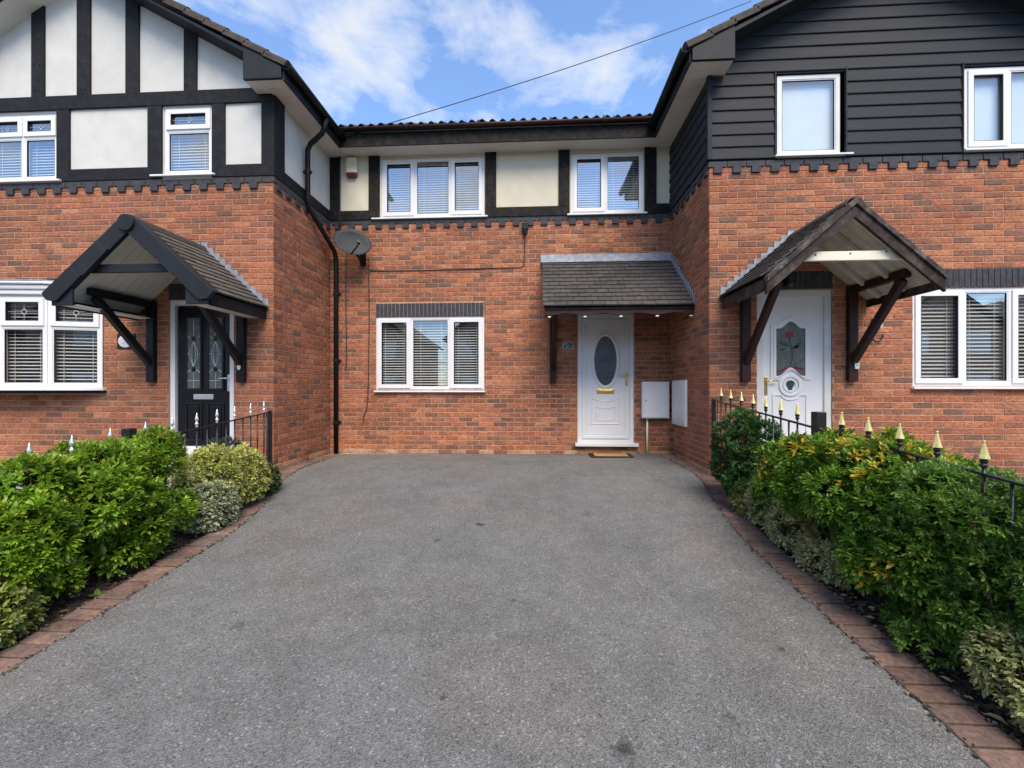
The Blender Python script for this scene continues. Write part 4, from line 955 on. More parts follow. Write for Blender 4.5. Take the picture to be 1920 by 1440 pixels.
p_ = MB(); p_.prism([(.540, 1.692), (.553, 1.698), (.548, 1.718), (.541, 1.728), (.535, 1.71)], B - .0245, B - .0228); p_.build('leaf_motif', 'white_paint', t)
# oval plaque by the black door
t = thing('oval_plaque', 'black square plaque with a white oval face beside the bow window', 'plaque', (-5.40, F, 1.57))
bx('plate', 'gloss_black', t, -5.525, -5.275, F - .02, F - .008, 1.57, 1.77, bevel=.004)
p_ = MB(); p_.prism(pts_ellipse(-5.405, 1.67, .10, .085, 30), F - .026, F - .02); p_.build('oval_face', 'white_paint', t, .004)
p_ = MB()
p_.prism([(-5.405, 1.675), (-5.38, 1.70), (-5.375, 1.728), (-5.405, 1.735), (-5.435, 1.728), (-5.43, 1.70)], F - .0275, F - .0258)
for i in range(5): p_.box(-5.46 + i * .024, -5.446 + i * .024, F - .0275, F - .0258, 1.632 + .004 * ((i * 7) % 3), 1.65 + .003 * (i % 2))
p_.build('emblem', 'lead_came', t)
# meter cabinets
t = thing('meter_box', 'white meter cabinet on the brick right of the white door, pipe below', 'meter box', (1.83, B, .58))
bx('cabinet', 'white_paint', t, 1.625, 2.04, B - .115, B - .009, .582, 1.152, bevel=.006); bx('cabinet_door', 'white_paint', t, 1.638, 2.027, B - .124, B - .116, .597, 1.137, bevel=.004)
kn = MB(); kn.tube([(1.68, B - .1245, .86), (1.68, B - .129, .86)], .010, 10); kn.build('lock', 'plastic_black', t)
pp = MB(); pp.tube([(1.715, B - .05, .585), (1.715, B - .05, .0)], .016, 10); pp.build('supply_pipe', 'cream_plastic', t, 0, True)
t = thing('meter_box', 'white meter cabinet on the side wall of the right house', 'meter box', (XR, 6.5, .51))
bx('cabinet', 'white_paint', t, XR - .045, XR - .0095, 6.21, 6.80, .51, 1.165, bevel=.005); bx('cabinet_door', 'white_paint', t, XR - .054, XR - .046, 6.235, 6.775, .54, 1.135, bevel=.004)
for z in (.62, 1.06):
    kn = MB(); kn.tube([(XR - .0545, 6.27, z), (XR - .06, 6.27, z)], .012, 10); kn.build('lock', 'lead_came', t)
# doormat
t = thing('doormat', 'brown coir doormat with a black border in front of the white door', 'doormat', (1.13, 6.82, 0))
bd = MB(); bd.box(.80, 1.44, 6.62, 6.98, .0, .012); z_ = g(1.1, 6.8) + .004; bd.v = [(x, y, z + z_) for x, y, z in bd.v]; bd.build('border', 'plastic_black', t, .004)
bd = MB(); bd.box(.865, 1.375, 6.67, 6.93, .0, .006); bd.v = [(x, y, z + z_ + .0125) for x, y, z in bd.v]; bd.build('coir_pile', 'coir', t, .003)
# door bells, security light, lantern
t = thing('doorbell', 'small white oval doorbell on the black bracket post right of the black door', 'doorbell', (-3.815, F - .07, 1.3))
b_ = MB(); b_.prism(pts_ellipse(-3.815, 1.325, .022, .045, 20), F - .09, F - .0705); b_.build('body', 'white_paint', t, .006); b_ = MB(); b_.tube([(-3.815, F - .0905, 1.32), (-3.815, F - .094, 1.32)], .011, 12); b_.build('button', 'soffit', t)
t = thing('doorbell', 'small white square doorbell on the brown bracket post of the right porch', 'doorbell', (3.755, F - .07, 1.28))
bx('body', 'white_paint', t, 3.728, 3.778, F - .092, F - .0705, 1.275, 1.375, bevel=.006); b_ = MB(); b_.tube([(3.753, F - .0925, 1.325), (3.753, F - .096, 1.325)], .012, 12); b_.build('button', 'lead_came', t)
t = thing('wall_lamp', 'white outdoor wall lamp on the brick right of the right porch', 'lamp', (4.02, F, 1.8))
bx('base', 'white_paint', t, 3.97, 4.075, F - .05, F - .009, 1.76, 1.90, bevel=.02); bx('lens', 'soffit', t, 3.99, 4.055, F - .075, F - .0505, 1.79, 1.87, bevel=.012)
c = MB(); c.tube([(4.02 + .062 * math.cos(R(a)), F - .03, 1.665 + .062 * math.sin(R(a))) for a in range(150, 400, 18)], .009, 8); c.tube([(4.02, F - .03, 1.76), (4.01, F - .03, 1.70)], .008, 6); c.tube([(3.966, F - .03, 1.696), (3.975, F - .009, 1.72)], .009, 6)
tag(c.build('wall_hook', 'iron', None, 0, True), 'black curled iron hook just below the white wall lamp', 'hook')
t = thing('porch_lantern', 'small black lantern on the brick above the white rose door', 'lantern', (2.99, F, 2.25))
bx('back_plate', 'iron', t, 2.93, 3.05, F - .03, F - .0105, 2.27, 2.43, bevel=.004); l_ = MB(); l_.lathe([(.02, 2.25), (.055, 2.28), (.065, 2.38), (.03, 2.42), (.01, 2.45)], 2.99, F - .10, 8); l_.tube([(2.99, F - .03, 2.40), (2.99, F - .10, 2.45)], .008, 6); l_.build('lantern_body', 'gloss_black', t)
# overhead cable
pA, pB = Vector((-3.0, B - .36, 4.98)), Vector((4.40, 9.3, 9.04)); pA2 = Vector((-3.05, B - .33, 4.95))
c = MB(); c.tube([pA2] + [pA.lerp(pB, i / 24) - Vector((0, 0, .10 * math.sin(math.pi * i / 24))) for i in range(25)], .0075, 6)
tag(c.build('overhead_cable', 'wire', None, 0, True), 'thin overhead cable rising across the blue sky from the eaves', 'cable')

# ------------------------------------------------------------------ railings
def railing(x, label, ztop, fin_y, post_y, gold):
    t = thing('iron_railing', label, 'railing', (x, F - .05, g(x, F - .05)))
    sl = .083; top = lambda y: ztop - sl * (5.42 - y); bot = lambda y: g(x, y) + .035
    yend = 1.2
    for nm, fn in (('top_rail', top), ('bottom_rail', bot)):
        r_ = MB(); yy = 5.41; 
        while yy > yend + .01: r_.beam((x, yy, fn(yy)), (x, max(yend, yy - .5), fn(max(yend, yy - .5))), .026, .012); yy -= .5
        r_.build(nm, 'iron', t)
    bx('wall_post', 'iron', t, x - .018, x + .018, 5.405, 5.44, g(x, 5.42) - .02, ztop + .02)
    bx('post', 'iron', t, x - .037, x + .037, post_y - .037, post_y + .037, g(x, post_y) - .1, top(post_y) + .13, bevel=.006)
    allf = sorted(fin_y, reverse=True); bars = []
    for i, yv in enumerate(allf):
        bars.append((yv, True)); 
        nx_ = allf[i + 1] if i + 1 < len(allf) else yv - .26
        mid = (yv + nx_) / 2
        if abs(mid - post_y) > .07 and abs(yv - nx_) < .4: bars.append((mid, False))
    bars.append(((5.42 + allf[0]) / 2, False))
    for yv, fin in bars:
        if abs(yv - post_y) < .06: continue
        b_ = MB(); z1 = top(yv) + (.045 if fin and gold else .012 if fin else 0)
        b_.tube([(x, yv, bot(yv)), (x, yv, z1)], .0075, 8); br = b_.build('bar', 'iron', t, 0, True)
        if fin:
            f_ = MB()
            if gold:
                c_ = MB(); c_.lathe([(.010, z1 - .015), (.015, z1 - .01), (.015, z1 + .0), (.011, z1 + .006), (.016, z1 + .014), (.016, z1 + .022), (.012, z1 + .026)], x, yv, 10); c_.build('collar', 'iron', t)
                f_.lathe([(.012, z1 + .026), (.024, z1 + .030), (.018, z1 + .05), (.009, z1 + .09), (.005, z1 + .105), (.007, z1 + .112), (.003, z1 + .118)], x, yv, 6); f_.build('finial', 'gold_paint', t)
            else:
                f_.lathe([(.009, z1), (.011, z1 + .012), (.006, z1 + .02), (.018, z1 + .034), (.014, z1 + .044), (.008, z1 + .056), (.007, z1 + .064), (.017, z1 + .078), (.014, z1 + .095), (.006, z1 + .128), (.001, z1 + .15)], x, yv, 8); f_.build('finial', 'silver', t, 0, True)
    return t
railing(-3.43, 'black iron railing with silver finials along the left flower bed', .743, [5.30, 5.045, 4.768, 4.495, 4.216, 3.919, 3.639, 3.323, 3.032, 2.761, 2.48, 2.2, 1.92, 1.64], 3.484, False)
railing(2.13, 'black iron railing with gold finials behind the right hedge', .905, [5.219, 4.966, 4.713, 4.463, 4.22, 3.968, 3.723, 3.199, 2.951, 2.706, 2.465, 2.219, 1.97, 1.72], 3.45, True)

# ------------------------------------------------------------------ plants
nprng = np.random.default_rng(11)
LEAF_F = [(0, 3, 1), (0, 2, 3), (1, 3, 6, 4), (3, 2, 5, 6), (4, 6, 7), (6, 5, 7)]
def leaf_verts(w_, cup, droop):
    return np.array([(0, 0, 0), (.38, -w_, cup), (.38, w_, cup), (.38, 0, 0), (.75, -w_ * .72, cup - droop * .5), (.75, w_ * .72, cup - droop * .5), (.75, 0, -droop * .4), (1, 0, -droop)])
def leaves(name, P, D, Lh, tone_c, tone_e, m, parent, w_=.22, cup=.06, droop=.10, jit=.25):
    """P base points, D directions (n,3), Lh lengths, tone_c / tone_e colours (n,3) of midrib and edge"""
    n = len(P); D = D / np.linalg.norm(D, axis=1, keepdims=True)
    up = np.tile(np.array([0, 0, 1.0]), (n, 1)) + nprng.normal(0, jit, (n, 3))
    S_ = np.cross(up, D); S_ /= np.linalg.norm(S_, axis=1, keepdims=True) + 1e-9; U = np.cross(D, S_)
    T = leaf_verts(w_, cup, droop)
    V = P[:, None, :] + Lh[:, None, None] * (T[None, :, 0:1] * D[:, None, :] + T[None, :, 1:2] * S_[:, None, :] + T[None, :, 2:3] * U[:, None, :])
    edge = np.array([.0, 1, 1, 0, 1, 1, 0, .6])
    Cc = tone_c[:, None, :] * (1 - edge[None, :, None]) + tone_e[:, None, :] * edge[None, :, None]
    V = V.reshape(-1, 3); Cc = np.concatenate([Cc.reshape(-1, 3), np.ones((n * 8, 1))], 1)
    me = bpy.data.meshes.new(name)
    idx = np.concatenate([np.array([i for f in LEAF_F for i in f])[None, :] + 8 * np.arange(n)[:, None]], 0).ravel()
    sizes = np.tile([len(f) for f in LEAF_F], n); starts = np.concatenate([[0], np.cumsum(sizes)[:-1]])
    me.vertices.add(n * 8); me.vertices.foreach_set('co', V.ravel()); me.loops.add(len(idx)); me.loops.foreach_set('vertex_index', idx)
    me.polygons.add(len(sizes)); me.polygons.foreach_set('loop_start', starts); me.polygons.foreach_set('loop_total', sizes); me.update(calc_edges=True)
    at = me.attributes.new('tone', 'FLOAT_COLOR', 'POINT'); at.data.foreach_set('color', Cc.ravel())
    me.polygons.foreach_set('use_smooth', [True] * len(sizes))
    return stuff(put(name, me, m, parent))
def shell(ells, n, gap=.0, depth=(.55, 1.04), zmin=.03, power=3.0, lump=.10):
    """sample points through the outer volume of a union of ellipsoids, with outward directions"""
    ells = np.array(ells); vol = ells[:, 3] * ells[:, 4] + ells[:, 4] * ells[:, 5] + ells[:, 3] * ells[:, 5]; P, D = [], []
    while len(P) < n:
        k = nprng.choice(len(ells), p=vol / vol.sum()); e = ells[k]; d = nprng.normal(size=3); d /= np.linalg.norm(d)
        if d[2] < -.75: continue
        r = depth[0] + (depth[1] - depth[0]) * nprng.random() ** (1 / power)
        r *= 1 + lump * math.sin(5 * d[0] + k * 2.1) * math.sin(6 * d[1] + k) * math.cos(5 * d[2] + 1.3 * k)
        p = e[:3] + d * e[3:6] * r
        if p[2] < g(p[0], p[1]) + zmin: continue
        dd_ = (((p - ells[:, :3]) / ells[:, 3:6]) ** 2).sum(1); dd_[k] = 9
        if (dd_ < .55).any(): continue
        nn = d / e[3:6]; nn /= np.linalg.norm(nn); P.append(p); D.append(nn)
    return np.array(P), np.array(D)
def clump(ells, n, r0, r1, core=.62):
    """break big rounded masses into many overlapping tufts"""
    P, D = shell(ells, n, depth=(.70, .86), power=1, lump=.12, zmin=.06); out = []
    for p in P:
        q = nprng.uniform(r0, r1); out.append((p[0], p[1], p[2], q * nprng.uniform(.85, 1.15), q * nprng.uniform(.85, 1.15), q * nprng.uniform(.85, 1.15)))
    return out + [(e[0], e[1], e[2], e[3] * core, e[4] * core, e[5] * core) for e in ells]
def rosettes(P, D, k, ll, spread=(.5, 1.1), lift=.35, twig=.03):
    """k leaves round each shoot"""
    n = len(P); A = D + np.array([0, 0, lift]) + nprng.normal(0, .28, (n, 3)); A /= np.linalg.norm(A, axis=1, keepdims=True)
    X = np.cross(A, np.array([.3, .5, .8])); X /= np.linalg.norm(X, axis=1, keepdims=True); Y = np.cross(A, X)
    Ps, Ds, Ls, id_, lev = [], [], [], [], []
    for i in range(k):
        ang = 2.4 * i + nprng.random(n) * .6; t = i / max(1, k - 1)
        op = spread[1] - (spread[1] - spread[0]) * t + nprng.normal(0, .10, n)
        dd = A * np.cos(op)[:, None] + (X * np.cos(ang)[:, None] + Y * np.sin(ang)[:, None]) * np.sin(op)[:, None]
        Ps.append(P + A * (twig * (t - .5))); Ds.append(dd); Ls.append(ll * (1.05 - .35 * t) * nprng.uniform(.6, 1.3, n)); id_.append(np.arange(n)); lev.append(np.full(n, t))
    return np.concatenate(Ps), np.concatenate(Ds), np.concatenate(Ls), np.concatenate(id_), np.concatenate(lev)
def tone(n, cols, f=(.75, 1.25)): return np.array(cols)[nprng.integers(0, len(cols), n)] * nprng.uniform(f[0], f[1], (n, 1))
def shrub(name, label, cat, ells, nshoot, k, ll, cols, edge=None, new=None, newp=.0, sprig=None, w_=.22, m='leaf', spread=(.5, 1.15), group=None, twig=.03, stems=7, cup=.06, lift=.35, depth=(.55, 1.04), tuft=None):
    c0 = ells; ells = clump(ells, *tuft) if tuft else ells
    c = np.mean(np.array(ells)[:, :3], 0); t = thing(name, label, cat, (c[0], c[1], g(c[0], c[1]) - .022), group)
    P, D = shell(ells, nshoot, depth=depth); p, d, l_, sid, lev = rosettes(P, D, k, ll, spread, lift, twig)
    base = tone(nshoot, cols) * (1 + .22 * np.sin(P[:, 0] * 11 + 1) * np.sin(P[:, 1] * 9 + 2) + .15 * np.sin(P[:, 2] * 17 + P[:, 1] * 13))[:, None]; tc_ = base[sid] * nprng.uniform(.85, 1.15, (len(sid), 1)); te = tc_.copy()
    if new is not None:
        isn = nprng.random(nshoot) < newp; q = isn[sid] & (lev > .3); tc_[q] = tone(q.sum(), new); te[q] = tc_[q]
    if edge is not None:
        te = tone(len(sid), edge)
    if sprig is not None:
        isq = sprig['f'](P, D); q = isq[sid]; tc_[q] = tone(q.sum(), sprig['c']); te[q] = tone(q.sum(), sprig['e'])
    leaves('foliage', p, d, l_, tc_, te, m, t, w_=w_, cup=cup)
    sm = MB(); idx = nprng.choice(len(P), stems * len(c0))
    for j in idx:
        e = P[j]; b = np.array([c[0] + (e[0] - c[0]) * .35, c[1] + (e[1] - c[1]) * .6, 0]); b[2] = g(b[0], b[1]) - .03
        mid = (b + e) / 2 + np.array([0, 0, .03]); sm.tube([tuple(b), tuple(mid), tuple(e)], [.009, .006, .003], 5)
    sm.build('stem', 'stem', t, 0, True)
    return t
GR = [(0.218, 0.358, 0.028), (0.175, 0.303, 0.026), (0.262, 0.413, 0.032), (0.146, 0.248, 0.026)]
gz = g(-3.1, 3.2)
shrub('hedge', 'large bright green broad-leaved hedge in the left bed', 'hedge',
      [(-3.20, 2.62, gz + .36, .30, .40, .46), (-3.17, 2.95, gz + .40, .31, .40, .48), (-3.19, 3.28, gz + .42, .29, .36, .48), (-3.42, 2.45, gz + .38, .30, .42, .44), (-3.42, 3.0, gz + .42, .25, .45, .46)],
      6800, 8, .056, GR, new=[(.30, .38, .035), (.36, .42, .05)], newp=.13, w_=.205, cup=.05, lift=.55, spread=(.35, 1.15), tuft=(64, .14, .20))
YG = [(.40, .42, .09), (.33, .37, .075), (.24, .30, .06)]
shrub('shrub', 'yellow-green variegated shrub beside the railing near the black door', 'shrub', [(-3.14, 4.05, g(-3.1, 4.0) + .34, .26, .32, .33), (-3.08, 4.36, g(-3, 4.4) + .28, .24, .28, .30)], 1300, 7, .052, YG, edge=[(.66, .62, .24), (.56, .55, .18), (.46, .47, .14)], w_=.23, m='leaf_matte')
shrub('shrub', 'white-edged variegated shrub low in the left bed', 'shrub', [(-2.95, 3.80, g(-3, 3.8) + .18, .16, .26, .22)], 560, 7, .052, [(.14, .20, .07), (.20, .25, .10)], edge=[(.66, .66, .46), (.58, .58, .38)], w_=.22, m='leaf_matte')
shrub('shrub', 'small dark green shrub at the driveway edge of the left bed', 'shrub', [(-3.04, 4.72, g(-3, 4.6) + .14, .13, .18, .19)], 420, 7, .036, [(.03, .07, .022), (.04, .09, .03)], new=[(.3, .32, .06)], newp=.12, m='leaf_matte')
shrub('shrub', 'cream and green variegated shrub at the left edge of the picture', 'shrub', [(-3.04, 2.23, g(-3, 2.2) + .14, .2, .2, .2), (-3.0, 2.02, g(-3, 2) + .1, .16, .16, .16)], 620, 7, .046, [(.12, .18, .03), (.16, .22, .04)], edge=[(.42, .44, .16), (.36, .38, .10)], w_=.24)
# right bed
DG = [(0.046, 0.115, 0.027), (0.061, 0.142, 0.034), (0.074, 0.176, 0.041), (0.035, 0.095, 0.024)]
g1 = g(2.1, 4.5)
shrub('shrub', 'dark green bushy conifer-like shrub in front of the gold-tipped railing near the wall', 'shrub', [(2.03, 4.50, g1 + .58, .21, .33, .28), (2.05, 4.38, g1 + .68, .19, .22, .22), (2.03, 4.60, g1 + .42, .19, .26, .28), (2.03, 4.40, g1 + .28, .17, .30, .26)], 2800, 8, .040, DG, new=[(.07, .13, .03)], newp=.3, w_=.18, m='leaf_matte', spread=(.35, .9), tuft=(44, .09, .13))
shrub('shrub', 'low yellow variegated plant under the dark green shrub on the right', 'shrub', [(1.98, 4.20, g(2, 4.2) + .13, .13, .22, .17)], 300, 7, .046, [(.16, .19, .04), (.12, .16, .04)], edge=[(.42, .40, .14)], m='leaf_matte')
g2 = g(2.1, 3.1)
spr = dict(f=lambda P, D: ((np.sin(P[:, 0] * 17 + P[:, 1] * 7) * np.sin(P[:, 1] * 14.3 + P[:, 2] * 13) > .60) & (nprng.random(len(P)) < .5)) | ((P[:, 2] > g2 + .84) & (nprng.random(len(P)) < .28)), c=[(.50, .40, .04), (.42, .36, .04)], e=[(.66, .52, .06), (.56, .46, .05)])
MG = [(0.137, 0.274, 0.028), (0.173, 0.322, 0.035), (0.105, 0.209, 0.025)]
shrub('hedge', 'big green hedge with bright yellow sprigs in the right bed', 'hedge',
      [(2.08, 3.66, g2 + .44, .22, .32, .38), (2.11, 3.30, g2 + .50, .27, .36, .44), (2.12, 2.95, g2 + .47, .29, .40, .47), (2.15, 2.62, g2 + .43, .30, .36, .46), (2.34, 2.9, g2 + .46, .28, .5, .42), (2.08, 2.85, g2 + .26, .20, .42, .26)],
      7600, 7, .050, MG, new=[(.10, .18, .03)], newp=.15, sprig=spr, w_=.20, tuft=(76, .11, .17))
shrub('shrub', 'white-edged variegated trailing shrub along the right edging, below the yellow-sprigged hedge', 'shrub', [(1.97, 3.86, g(2, 3.9) + .22, .14, .2, .24), (1.95, 3.5, g(2, 3.5) + .17, .11, .26, .19), (1.94, 3.12, g(2, 3.1) + .10, .09, .24, .12)], 800, 7, .044, [(.14, .20, .07), (.2, .25, .1)], edge=[(.80, .73, .40), (.70, .64, .34)], w_=.2, m='leaf_matte')
g3 = g(2.2, 2.1)
shrub('shrub', 'large dark green small-leaved shrub filling the right foreground', 'shrub',
      [(2.14, 2.32, g3 + .49, .28, .28, .50), (2.24, 2.08, g3 + .47, .28, .30, .50), (2.42, 2.28, g3 + .44, .30, .38, .46), (2.38, 1.82, g3 + .44, .28, .26, .48), (2.17, 2.50, g3 + .46, .24, .24, .44), (2.24, 1.90, g3 + .48, .22, .24, .42), (2.20, 2.20, g3 + .50, .24, .26, .42), (2.07, 2.36, g3 + .24, .19, .30, .24)],
      8200, 9, .033, [(0.110, 0.212, 0.036), (0.136, 0.254, 0.043), (0.171, 0.305, 0.048), (0.090, 0.169, 0.031)], new=[(.14, .26, .035), (.10, .19, .04)], newp=.14, w_=.19, spread=(.35, 1.2), tuft=(96, .10, .16))
shrub('shrub', 'cream variegated shrub at the lower right corner of the picture', 'shrub', [(2.01, 1.95, g(2, 1.9) + .22, .14, .16, .17), (2.13, 1.80, g(2.1, 1.8) + .27, .17, .18, .20), (2.03, 1.80, g(2, 1.8) + .14, .13, .14, .13)], 900, 7, .036, [(.24, .29, .08), (.18, .24, .06)], edge=[(.66, .62, .34), (.56, .54, .26)], w_=.2)
# broad-leaved weed at the corner
t = thing('weed', 'broad-leaved green weed beside the edging at the lower right corner', 'plant', (2.0, 1.76, g(2, 1.76)))
P = np.tile(np.array([[2.03, 1.735, g(2.03, 1.735) - .01]]), (7, 1)); a = np.array([2.7, 3.6, 4.5, 1.2, .3, 5.4, 2.0]); D = np.stack([np.cos(a), np.sin(a), np.array([.35, .3, .5, 1.0, .9, .6, .8])], 1)
leaves('foliage', P, D, np.array([.16, .13, .11, .15, .14, .12, .13]), np.tile([[.09, .20, .03]], (7, 1)), np.tile([[.10, .22, .035]], (7, 1)), 'leaf', t, w_=.2, cup=.05, droop=.25, jit=.05)
t = thing('weed', 'small light green seedling on the soil beside the left edging', 'plant', (-2.9, 2.75, g(-2.9, 2.75)))
P = np.tile(np.array([[-2.90, 2.72, g(-2.9, 2.72) - .02]]), (6, 1)); a = np.array([.2, 1.3, 2.4, 3.5, 4.6, 5.6]); D = np.stack([np.cos(a), np.sin(a), np.array([.8, .6, .9, .7, .8, 1.0])], 1)
leaves('foliage', P, D, np.array([.07, .06, .075, .06, .07, .05]), np.tile([[.16, .27, .04]], (6, 1)), np.tile([[.18, .30, .05]], (6, 1)), 'leaf', t, w_=.24, jit=.05)
# pot plant by the black door
t = thing('pot_plant', 'grey-green bushy plant in a dark pot by the black door', 'pot plant', (-3.80, 5.08, g(-3.8, 5.08)))
zp = g(-3.8, 5.08) - .012
p_ = MB(); p_.lathe([(.10, zp), (.115, zp + .02), (.15, zp + .27), (.165, zp + .275), (.165, zp + .31), (.145, zp + .31), (.14, zp + .26)], -3.80, 5.08, 20); p_.build('pot', 'pot', t, 0, True)
P, D = shell([(-3.80, 5.08, zp + .38, .22, .22, .17)], 420, zmin=.1); p, d, l_, sid, lev = rosettes(P, D, 8, .04, (.2, .8), .4)
tc_ = tone(len(sid), [(.055, .085, .05), (.07, .105, .06), (.04, .065, .04)]); leaves('foliage', p, d, l_, tc_, tc_ * 1.15, 'leaf_matte', t, w_=.12)
# low garden box behind the left hedge
t = thing('garden_box', 'low garden box with a mossy green felt roof behind the left railing', 'box', (-4.55, 4.35, g(-4.5, 4.35)))
zb_ = g(-4.5, 4.35) - .012
b_ = MB(); b_.box(-4.95, -4.12, 4.15, 4.55, zb_, zb_ + .34); b_.build('box_body', 'paint_cream', t, .004)
b_ = MB(); b_.prism([(-5.02, zb_ + .345), (-4.05, zb_ + .345), (-4.06, zb_ + .375), (-4.22, zb_ + .455), (-4.70, zb_ + .475), (-4.90, zb_ + .44), (-5.02, zb_ + .37)], 4.08, 4.62); b_.build('box_roof', 'felt', t, .01)
bx('box_window', 'room', t, -4.72, -4.52, 4.143, 4.149, zb_ + .15, zb_ + .28, bevel=0)

# ------------------------------------------------------------------ bed litter
def litter(name, label, xr, yr, n, parent=None):
    m = MB(); pal = [(.07, .045, .032), (.10, .06, .04), (.05, .037, .03), (.15, .10, .065), (.075, .06, .052)]
    for _ in range(n):
        y_ = rnd.uniform(*yr); a, b = xr(y_); x_ = rnd.uniform(a, b); s_ = rnd.uniform(.008, .03); m.tone = rnd.choice(pal)
        m.mx = Matrix.Translation((x_, y_, g(x_, y_) - .018)) @ Matrix.Rotation(rnd.uniform(0, 6.3), 4, 'Z') @ Matrix.Rotation(rnd.uniform(-.5, .5), 4, 'X')
        m.prism([(-s_, -s_ * .35), (s_ * .8, -s_ * .45), (s_, s_ * .2), (-s_ * .7, s_ * .4)], -.003, .004, 'z')
    m.mx = None; o = m.build(name, 'bark'); o['label'] = label; o['category'] = 'mulch'; return stuff(o)
litter('bark_mulch', 'dark bark chips covering the soil of the left bed', lambda y: (-3.4, li(y) - .205), (1.2, 5.1), 2200)
litter('bark_mulch', 'dark bark chips covering the soil of the right bed', lambda y: (ri(y) + .205, 2.5), (1.2, 5.1), 2000)
def grit(label, xr, n):
    m = MB(); pal = [(.05, .04, .032), (.10, .085, .07), (.20, .17, .13), (.06, .05, .04), (.035, .045, .02)]
    for _ in range(n):
        y_ = rnd.uniform(1.3, 6.5); x_ = xr(y_); s_ = rnd.uniform(.003, .010); m.tone = rnd.choice(pal)
        m.mx = Matrix.Translation((x_, y_, g(x_, y_) + .005)) @ Matrix.Rotation(rnd.uniform(0, 6.3), 4, 'Z')
        m.prism([(-s_, -s_ * .5), (s_ * .8, -s_ * .6), (s_, s_ * .4), (-s_ * .6, s_ * .6)], -.003, .004 + s_ * .4, 'z')
    m.mx = None; o = m.build('grit', 'bark'); o['label'] = label; o['category'] = 'grit'; return stuff(o)
grit('dark grit and moss crumbs along the left block edging', lambda y: li(y) + rnd.gauss(0, .012) - (.2 if rnd.random() < .6 else .0), 900)
grit('dark grit and moss crumbs along the right block edging', lambda y: ri(y) + rnd.gauss(0, .012) + (.2 if rnd.random() < .6 else .0), 900)
def dead_leaves(label, xr, yr, n, cols):
    P, D = [], []
    for _ in range(n):
        y_ = rnd.uniform(*yr); a, b = xr(y_); x_ = rnd.uniform(a, b); P.append((x_, y_, g(x_, y_) - .006)); an = rnd.uniform(0, 6.3); D.append((math.cos(an), math.sin(an), rnd.uniform(-.05, .25)))
    n = len(P); tc_ = tone(n, cols)
    o = leaves('fallen_leaves', np.array(P), np.array(D), nprng.uniform(.02, .045, n), tc_, tc_, 'leaf_matte', None, w_=.25); o['label'] = label; o['category'] = 'leaf litter'
dead_leaves('scattered dry tan leaves on the soil of the left bed', lambda y: (-3.25, li(y) - .21), (1.8, 4.9), 170, [(.45, .34, .20), (.30, .19, .10), (.5, .42, .28), (.22, .14, .08)])
dead_leaves('scattered dry tan leaves on the soil of the right bed', lambda y: (ri(y) + .20, 2.02), (1.5, 4.9), 190, [(.45, .36, .22), (.28, .18, .10), (.5, .44, .3)])
tw = MB()
for _ in range(90):
    y_ = rnd.uniform(2.0, 3.3); x_ = rnd.uniform(-3.2, li(y_) - .23); an = rnd.uniform(0, 6.3); l_ = rnd.uniform(.05, .13); z_ = g(x_, y_) - .012
    tw.tube([(x_, y_, z_), (x_ + math.cos(an) * l_ * .5, y_ + math.sin(an) * l_ * .5, z_ + rnd.uniform(.005, .03)), (x_ + math.cos(an + .4) * l_, y_ + math.sin(an + .4) * l_, z_)], .0022, 4)
o = stuff(tw.build('dry_twigs', 'stem')); o['label'] = 'dry brown twigs lying on the soil under the left hedge'; o['category'] = 'twigs'
LV = [(1.935, 1.915, .075, 2.2, 'large cream fallen leaf lying on the soil against the right edging'), (1.985, 1.865, .045, .6, 'smaller tan fallen leaf just right of the large cream leaf'), (1.915, 2.14, .05, 1.9, 'cream fallen leaf at the foot of the dark green shrub on the right'), (1.93, 2.62, .045, 2.9, 'pale fallen leaf below the hedge with yellow sprigs')]
for x_, y_, l_, a, lab in LV:
    o = leaves('fallen_leaf', np.array([[x_, y_, g(x_, y_) + .012]]), np.array([[math.cos(a), math.sin(a), .12]]), np.array([l_]), np.array([[.60, .50, .26]]), np.array([[.66, .58, .34]]), 'leaf_matte', None, w_=.28, cup=.12, jit=.1)
    del o['kind']; tag(o, lab, 'leaf', 'single fallen leaves in the right bed')

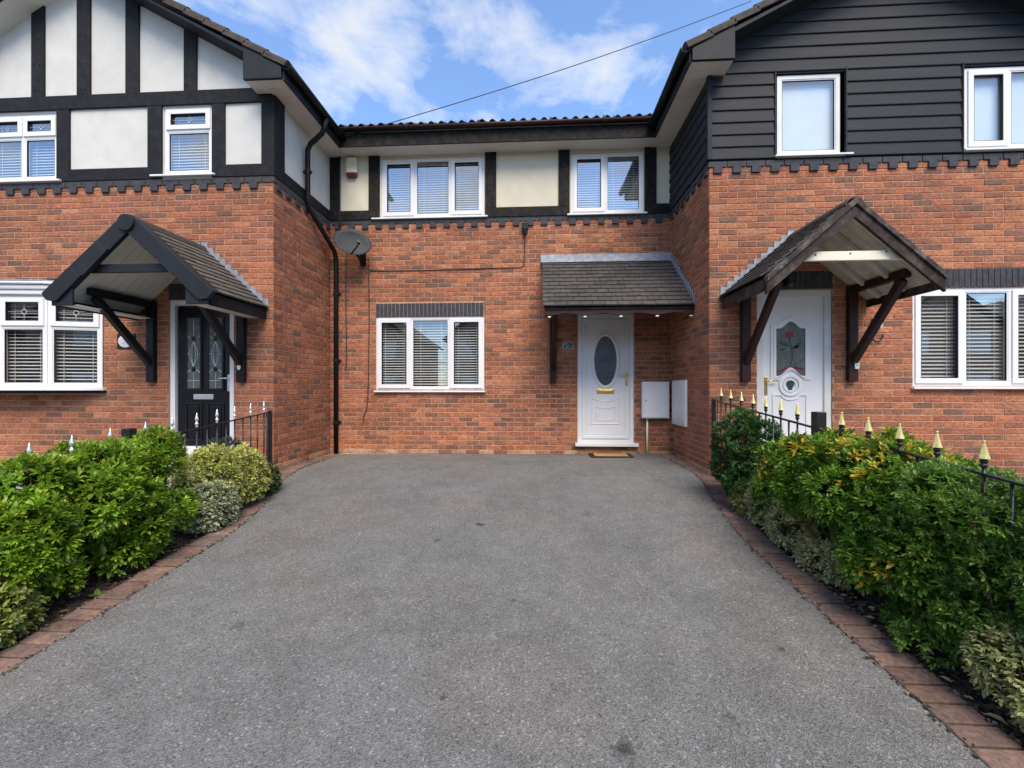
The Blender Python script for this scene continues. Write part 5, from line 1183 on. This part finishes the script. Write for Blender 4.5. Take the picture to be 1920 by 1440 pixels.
# ------------------------------------------------------------------ across the street, mirrored in the windows
def far_house(x, w_, label):
    t = thing('opposite_house', label, 'house', (x, -15, g(x, -15)), 'houses across the street'); z0 = g(x, -15) - .06
    b_ = MB(); b_.prism([(x - w_ / 2, z0), (x + w_ / 2, z0), (x + w_ / 2, 4.4), (x, 6.6), (x - w_ / 2, 4.4)], -22, -15); b_.build('wall', 'mortar', t)
    for q in (-1, 1):
        r_ = MB(); r_.prism([(x, 6.75), (x + q * (w_ / 2 + .35), 4.25), (x + q * (w_ / 2 + .35), 4.4), (x, 6.92)][::q], -22.4, -14.7); r_.build('roof', 'roof_tile', t)
    for xx in (x - w_ * .25, x + w_ * .25):
        for zz_ in (.6, 3.0):
            bx('window', 'upvc', t, xx - .7, xx + .7, -14.98, -14.94, zz_, zz_ + 1.2, bevel=0)
for i in range(9): far_house(-37.5 + 8.6 * i, 6.2, 'gabled house across the street, ' + ['leftmost', 'second', 'third', 'fourth', 'fifth and middle', 'sixth', 'seventh', 'eighth', 'rightmost'][i] + ' of its row, mirrored in the windows')
def far_tree(x, y_, h, label):
    t = thing('street_tree', label, 'tree', (x, y_, g(x, y_)), 'trees across the street'); z0 = g(x, y_) - .06
    b_ = MB(); b_.tube([(x, y_, z0), (x + .1, y_, h * .35), (x, y_ + .1, h * .7)], [.16, .11, .05], 8)
    for k in range(7): a = k * .9; b_.tube([(x + .05, y_, h * (.3 + .05 * k)), (x + math.cos(a) * h * .2, y_ + math.sin(a) * h * .2, h * (.55 + .05 * k))], [.05, .015], 5)
    b_.build('trunk', 'stem', t, 0, True)
    P, D = shell([(x, y_, h * .68, h * .26, h * .26, h * .30), (x + h * .12, y_, h * .55, h * .2, h * .2, h * .2), (x - h * .14, y_ + .2, h * .6, h * .18, h * .2, h * .2)], 900, zmin=.5, depth=(.3, 1.05), power=2)
    p, d, l_, sid, lev = rosettes(P, D, 5, .22, (.5, 1.3)); tc_ = tone(len(sid), [(.05, .10, .025), (.035, .08, .02)]); leaves('crown', p, d, l_, tc_, tc_, 'leaf_matte', t, w_=.3)
far_tree(-1.9, -8.5, 5.2, 'leafy tree across the street, mirrored in the lower middle window'); far_tree(7.2, -9.5, 6.0, 'leafy tree across the street, mirrored in the lower right window')
